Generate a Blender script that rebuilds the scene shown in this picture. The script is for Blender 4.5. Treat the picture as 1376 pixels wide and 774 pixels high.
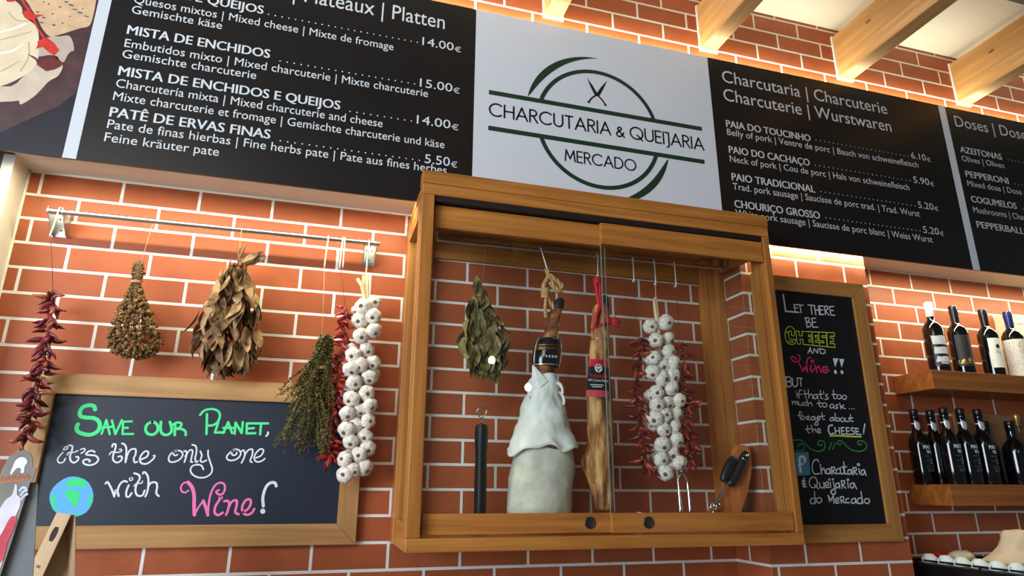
import bpy, bmesh, math, random
from mathutils import Vector, Matrix, noise
random.seed(7)
PI = math.pi
SC = bpy.context.scene
for o in list(bpy.data.objects):
    bpy.data.objects.remove(o)

# ------------------------------------------------------------------ camera
def camera_rotation(yaw, pitch, roll):
    return (Matrix.Rotation(yaw, 3, 'Z') @ Matrix.Rotation(PI / 2 + pitch, 3, 'X') @ Matrix.Rotation(roll, 3, 'Z'))
cam = bpy.data.objects.new('camera', bpy.data.cameras.new('camera'))
SC.collection.objects.link(cam)
cam.data.sensor_width = 36
cam.data.lens = 874.9 / 1376 * 36
cam.data.clip_start = 0.02
cam.matrix_world = Matrix.Translation((0.98508, -2.40275, 1.56289)) @ camera_rotation(-.2835, .2993, .0052).to_4x4()
SC.camera = cam

# ------------------------------------------------------------------ exposure, world, lights
SC.view_settings.view_transform = 'Standard'
SC.view_settings.look = 'None'
SC.view_settings.gamma = 1
SC.view_settings.exposure = 0.0
SC.view_settings.use_curve_mapping = False
w = bpy.data.worlds.new('room_air')
SC.world = w
w.use_nodes = True
w.node_tree.nodes['Background'].inputs[0].default_value = (.80, .90, 1, 1)
w.node_tree.nodes['Background'].inputs[1].default_value = 0.11

def area_light(name, loc, target, sx, sy, power, color):
    l = bpy.data.lights.new(name, 'AREA')
    l.shape = 'RECTANGLE'; l.size = sx; l.size_y = sy; l.energy = power; l.color = color
    o = bpy.data.objects.new(name, l)
    SC.collection.objects.link(o)
    o.location = loc
    o.rotation_euler = (Vector(target) - Vector(loc)).to_track_quat('-Z', 'Y').to_euler()
    return o
WARM = (1, .97, .68)
# LED line behind the lower edge of the menu signs: washes the niches and the pier
area_light('led_line_low', (2.55, -.2225, 2.568), (2.55, -.19, 2.0), 5.2, .027, 40, WARM)
# LED line on top of the menu signs: washes the upper brick, the beam ends and the ceiling
area_light('led_line_high', (2.55, -.232, 3.440), (2.55, -.27, 3.9), 5.2, .014, 14, WARM)
# daylight from the shop front, left of and behind the camera
area_light('shop_window', (-3.2, -3.6, 2.1), (1.5, 0, 2.0), 2.6, 2.4, 330, (.80, .90, 1))
area_light('hall_fill', (-.6, -3.6, 3.4), (2.0, 0, 2.0), 1.6, 1.2, 40, (1, .95, .88))  # added front fill for the room, set clear of the glass reflections

# ------------------------------------------------------------------ materials
def lin(c):
    return tuple(((v / 255) / 12.92 if v / 255 <= .04045 else ((v / 255 + .055) / 1.055) ** 2.4) for v in c) + (1,)
class Nodes:
    def __init__(s, name):
        s.m = bpy.data.materials.new(name); s.m.use_nodes = True
        s.t = s.m.node_tree; s.b = s.t.nodes['Principled BSDF']
    def n(s, kind, **kw):
        x = s.t.nodes.new(kind)
        for k, v in kw.items():
            if k.startswith('i_'): x.inputs[k[2:].replace('_', ' ')].default_value = v
            else: setattr(x, k, v)
        return x
    def l(s, a, b): s.t.links.new(a, b)
def ramp(N, fac, stops):
    r = N.n('ShaderNodeValToRGB'); N.l(fac, r.inputs[0])
    e = r.color_ramp.elements
    while len(e) < len(stops): e.new(.5)
    for x, (p, c) in zip(e, stops): x.position = p; x.color = c
    return r.outputs[0]
def plain(name, c, rough=.5, metal=0, spec=.5, var=0, scale=40, bump=0, bscale=60, coat=0, emit=None):
    N = Nodes(name); c = lin(c)
    N.b.inputs['Roughness'].default_value = rough
    N.b.inputs['Metallic'].default_value = metal
    N.b.inputs['Specular IOR Level'].default_value = spec
    N.b.inputs['Coat Weight'].default_value = coat
    N.b.inputs['Base Color'].default_value = c
    tc = N.n('ShaderNodeTexCoord')
    if var:
        t = N.n('ShaderNodeTexNoise', i_Scale=scale, i_Detail=5.0); N.l(tc.outputs['Object'], t.inputs['Vector'])
        a = tuple(v * (1 - var) for v in c[:3]) + (1,); b = tuple(min(1, v * (1 + var)) for v in c[:3]) + (1,)
        N.l(ramp(N, t.outputs[0], [(.3, a), (.7, b)]), N.b.inputs['Base Color'])
    if bump:
        t = N.n('ShaderNodeTexNoise', i_Scale=bscale, i_Detail=6.0); N.l(tc.outputs['Object'], t.inputs['Vector'])
        bp = N.n('ShaderNodeBump', i_Strength=bump, i_Distance=.004); N.l(t.outputs[0], bp.inputs['Height']); N.l(bp.outputs[0], N.b.inputs['Normal'])
    return N.m
ROW = 0.0867
def brick(name, axis, uo, zo):
    """terracotta tiles in white grout; u runs along the wall, rows run up"""
    N = Nodes(name)
    g = N.n('ShaderNodeNewGeometry'); s = N.n('ShaderNodeSeparateXYZ'); N.l(g.outputs['Position'], s.inputs[0])
    au = N.n('ShaderNodeMath', operation='ADD'); au.inputs[1].default_value = uo; N.l(s.outputs[axis], au.inputs[0])
    az = N.n('ShaderNodeMath', operation='ADD'); az.inputs[1].default_value = zo; N.l(s.outputs['Z'], az.inputs[0])
    c = N.n('ShaderNodeCombineXYZ'); N.l(au.outputs[0], c.inputs[0]); N.l(az.outputs[0], c.inputs[1])
    bt = N.n('ShaderNodeTexBrick', offset=.5, offset_frequency=2, squash=1, squash_frequency=2)
    for k, v in (('Scale', 1), ('Mortar Size', .0052), ('Mortar Smooth', .15), ('Bias', 0), ('Brick Width', .25), ('Row Height', ROW)):
        bt.inputs[k].default_value = v
    bt.inputs['Color1'].default_value = lin((174, 92, 56)); bt.inputs['Color2'].default_value = lin((160, 84, 50)); bt.inputs['Mortar'].default_value = lin((232, 228, 222))
    N.l(c.outputs[0], bt.inputs['Vector'])
    n1 = N.n('ShaderNodeTexNoise', i_Scale=9.0, i_Detail=6.0, i_Roughness=.6); N.l(g.outputs['Position'], n1.inputs['Vector'])
    n2 = N.n('ShaderNodeTexNoise', i_Scale=140.0, i_Detail=3.0); N.l(g.outputs['Position'], n2.inputs['Vector'])
    mix = N.n('ShaderNodeMix', data_type='RGBA', blend_type='MULTIPLY'); mix.inputs[0].default_value = 1
    N.l(bt.outputs['Color'], mix.inputs[6])
    N.l(ramp(N, n1.outputs[0], [(.3, (.86, .84, .82, 1)), (.7, (1.06, 1.06, 1.08, 1))]), mix.inputs[7])
    N.l(mix.outputs[2], N.b.inputs['Base Color'])
    rr = N.n('ShaderNodeMapRange'); rr.inputs[1].default_value = .3; rr.inputs[2].default_value = .75; rr.inputs[3].default_value = .32; rr.inputs[4].default_value = .55
    N.l(n1.outputs[0], rr.inputs[0])
    mx = N.n('ShaderNodeMix'); mx.inputs[3].default_value = .8
    N.l(bt.outputs['Fac'], mx.inputs[0]); N.l(rr.outputs[0], mx.inputs[2]); N.l(mx.outputs[0], N.b.inputs['Roughness'])
    N.b.inputs['Specular IOR Level'].default_value = .25
    h = N.n('ShaderNodeMath', operation='MULTIPLY_ADD'); h.inputs[1].default_value = .06; N.l(n2.outputs[0], h.inputs[0])
    inv = N.n('ShaderNodeMath', operation='SUBTRACT'); inv.inputs[0].default_value = 1; N.l(bt.outputs['Fac'], inv.inputs[1]); N.l(inv.outputs[0], h.inputs[2])
    bp = N.n('ShaderNodeBump', i_Strength=.55, i_Distance=.002); N.l(h.outputs[0], bp.inputs['Height']); N.l(bp.outputs[0], N.b.inputs['Normal'])
    return N.m
def wood(name, light, dark, axis, rough=.42, knots=True, seed=0):
    N = Nodes(name); tc = N.n('ShaderNodeTexCoord'); mp = N.n('ShaderNodeMapping')
    sc = [34, 34, 34]; sc[axis] = 1.6
    mp.inputs['Scale'].default_value = sc; mp.inputs['Location'].default_value = (seed * 3.1, seed * 1.7, seed * 2.3)
    N.l(tc.outputs['Object'], mp.inputs[0])
    n1 = N.n('ShaderNodeTexNoise', i_Scale=1.0, i_Detail=6.0, i_Roughness=.62, i_Distortion=.5); N.l(mp.outputs[0], n1.inputs['Vector'])
    L, D = lin(light), lin(dark); M_ = tuple((a + b) / 2 for a, b in zip(L, D))
    col = ramp(N, n1.outputs[0], [(.30, D), (.5, M_), (.68, L)])
    mp2 = N.n('ShaderNodeMapping'); s2 = [5, 5, 5]; s2[axis] = .9; mp2.inputs['Scale'].default_value = s2; mp2.inputs['Location'].default_value = (seed, seed * 2.2, 0); N.l(tc.outputs['Object'], mp2.inputs[0])
    n2 = N.n('ShaderNodeTexNoise', i_Scale=1.0, i_Detail=2.0); N.l(mp2.outputs[0], n2.inputs['Vector'])
    mx = N.n('ShaderNodeMix', data_type='RGBA', blend_type='MULTIPLY'); mx.inputs[0].default_value = 1
    N.l(col, mx.inputs[6]); N.l(ramp(N, n2.outputs[0], [(.35, (.84, .82, .78, 1)), (.65, (1.05, 1.05, 1.05, 1))]), mx.inputs[7])
    out = mx.outputs[2]
    if knots:
        mp3 = N.n('ShaderNodeMapping'); s3 = [9, 9, 9]; s3[axis] = 4.2; mp3.inputs['Scale'].default_value = s3; mp3.inputs['Location'].default_value = (seed * .7 + .3, seed * 1.3, seed * .4); N.l(tc.outputs['Object'], mp3.inputs[0])
        v = N.n('ShaderNodeTexVoronoi', i_Scale=1.0); N.l(mp3.outputs[0], v.inputs['Vector'])
        k = N.n('ShaderNodeMix', data_type='RGBA'); k.inputs[7].default_value = tuple(x * .28 for x in D[:3]) + (1,)
        N.l(ramp(N, v.outputs['Distance'], [(.045, (1, 1, 1, 1)), (.085, (0, 0, 0, 1))]), k.inputs[0]); N.l(out, k.inputs[6]); out = k.outputs[2]
    N.l(out, N.b.inputs['Base Color'])
    N.b.inputs['Roughness'].default_value = rough; N.b.inputs['Specular IOR Level'].default_value = .4
    bp = N.n('ShaderNodeBump', i_Strength=.15, i_Distance=.001); N.l(n1.outputs[0], bp.inputs['Height']); N.l(bp.outputs[0], N.b.inputs['Normal'])
    return N.m
def glazing(name, tint=(.97, .99, .98), rough=0.0, ior=1.35):
    N = Nodes(name); N.t.nodes.remove(N.b)
    tr = N.n('ShaderNodeBsdfTransparent'); tr.inputs[0].default_value = tint + (1,)
    gl = N.n('ShaderNodeBsdfGlossy'); gl.inputs['Roughness'].default_value = rough
    fr = N.n('ShaderNodeFresnel'); g = N.n('ShaderNodeNewGeometry'); io = N.n('ShaderNodeMix'); io.inputs[2].default_value = ior; io.inputs[3].default_value = 1 / ior; N.l(g.outputs['Backfacing'], io.inputs[0]); N.l(io.outputs[0], fr.inputs[0])
    mx = N.n('ShaderNodeMixShader'); N.l(fr.outputs[0], mx.inputs[0]); N.l(tr.outputs[0], mx.inputs[1]); N.l(gl.outputs[0], mx.inputs[2])
    N.l(mx.outputs[0], N.t.nodes['Material Output'].inputs[0])
    return N.m
def vary(name, stops, rough=.6, rnd=True, scale=60, bump=0, spec=.3, squash=1):
    """colour picked per object (or by a fine noise) from a ramp"""
    N = Nodes(name); tc = N.n('ShaderNodeTexCoord')
    mp = N.n('ShaderNodeMapping'); mp.inputs['Scale'].default_value = (1, 1, squash); N.l(tc.outputs['Object'], mp.inputs[0])
    t = N.n('ShaderNodeTexNoise', i_Scale=scale, i_Detail=4.0); N.l(mp.outputs[0], t.inputs['Vector'])
    f = t.outputs[0]
    if rnd:
        oi = N.n('ShaderNodeObjectInfo'); a = N.n('ShaderNodeMath', operation='MULTIPLY_ADD'); a.inputs[1].default_value = .45
        N.l(f, a.inputs[0]); b = N.n('ShaderNodeMath', operation='MULTIPLY'); b.inputs[1].default_value = .75; N.l(oi.outputs['Random'], b.inputs[0]); N.l(b.outputs[0], a.inputs[2]); f = a.outputs[0]
    N.l(ramp(N, f, stops), N.b.inputs['Base Color'])
    N.b.inputs['Roughness'].default_value = rough; N.b.inputs['Specular IOR Level'].default_value = spec
    if bump:
        bp = N.n('ShaderNodeBump', i_Strength=bump, i_Distance=.003); N.l(t.outputs[0], bp.inputs['Height']); N.l(bp.outputs[0], N.b.inputs['Normal'])
    return N.m
HONEY, HONEY_D = (196, 130, 60), (150, 90, 36)
W_X = wood('honey_wood_across', HONEY, HONEY_D, 0, knots=False, seed=1)
W_Y = wood('honey_wood_deep', HONEY, HONEY_D, 1, knots=False, seed=2)
W_Z = wood('honey_wood_upright', HONEY, HONEY_D, 2, knots=False, seed=3)
FR_X = wood('frame_pine_across', (206, 160, 104), (172, 122, 72), 0, seed=4)
FR_Z = wood('frame_pine_upright', (206, 160, 104), (172, 122, 72), 2, seed=5)
F2_X = wood('frame_oak_across', (190, 136, 72), (150, 98, 46), 0, seed=6)
F2_Z = wood('frame_oak_upright', (190, 136, 72), (150, 98, 46), 2, seed=7)
BEAM = wood('beam_pine', (222, 172, 112), (192, 138, 80), 1, seed=8)
SHELF_W = wood('shelf_wood', (172, 104, 46), (128, 72, 28), 0, knots=False, seed=9)
PADDLE_W = wood('paddle_wood', (214, 132, 72), (174, 96, 46), 2, knots=False, seed=10)
WHITE_PAINT = plain('white_paint', (216, 208, 194), .55, var=.03, scale=6)
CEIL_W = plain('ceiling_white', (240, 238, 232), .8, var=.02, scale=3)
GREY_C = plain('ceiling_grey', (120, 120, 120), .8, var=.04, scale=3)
PANEL_GREEN = plain('green_grey_gloss', (74, 92, 92), .18, var=.05, scale=3)
STEEL = plain('brushed_steel', (190, 190, 188), .28, 1, var=.08, scale=120)
HOOK_STEEL = plain('hook_steel', (216, 214, 210), .38, .55, var=.05)
CHROME = plain('chrome', (225, 225, 228), .10, 1)
SIGN_BLACK = plain('sign_black', (27, 24, 23), .34, spec=.35, var=.08, scale=4)
SIGN_WHITE = plain('sign_white', (212, 216, 222), .32, spec=.4, var=.012, scale=3)
INK_WHITE = plain('ink_white', (214, 218, 222), .6, var=.03, scale=80)
INK_GREY = plain('ink_soft_white', (200, 202, 204), .6, var=.03, scale=80)
INK_GREEN = plain('ink_green', (20, 52, 36), .5, var=.06, scale=60)
INK_DARK = plain('ink_dark', (18, 20, 26), .5, var=.06, scale=60)
SLATE_SHEEN = plain('slate_sheen_blue', (33, 41, 56), .42, spec=.45, var=.12, scale=7, bump=.03, bscale=300)  # cool window sheen is mixed into this blue-black base colour
SLATE2 = plain('slate_black_right', (20, 20, 22), .5, spec=.3, var=.12, scale=7, bump=.03, bscale=300)
CH = {k: plain('chalk_' + k, c, .9, var=.06, scale=260) for k, c in (('green', (88, 236, 150)), ('white', (226, 232, 240)), ('pink', (248, 122, 184)), ('blue', (104, 184, 250)), ('land', (70, 226, 130)), ('yellow', (206, 220, 62)), ('rose', (228, 44, 110)), ('leaf', (46, 150, 66)), ('soft', (206, 212, 220)), ('square', (70, 128, 160)))}
GLASS = glazing('clear_glazing')
CLEAR = glazing('clear_bottle_glass', (.86, .87, .86))
GLASS_EDGE = plain('glass_edge', (118, 122, 112), .2, var=.05)
BLACK_RUBBER = plain('black_rubber', (20, 20, 22), .45, var=.1, bump=.05)
BLACK_GLASS = plain('dark_bottle_glass', (9, 8, 10), .07, spec=.6, var=.1, scale=10)
KRAFT = plain('kraft_paper', (198, 166, 130), .75, var=.05, scale=30, bump=.06, bscale=200)
TWINE = plain('twine', (186, 146, 98), .85, var=.25, scale=300, bump=.3, bscale=400)
STRING = plain('thin_string', (196, 150, 110), .85, var=.1)
DARK_STRING = plain('dark_thin_string', (84, 48, 36), .85, var=.1)

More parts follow.
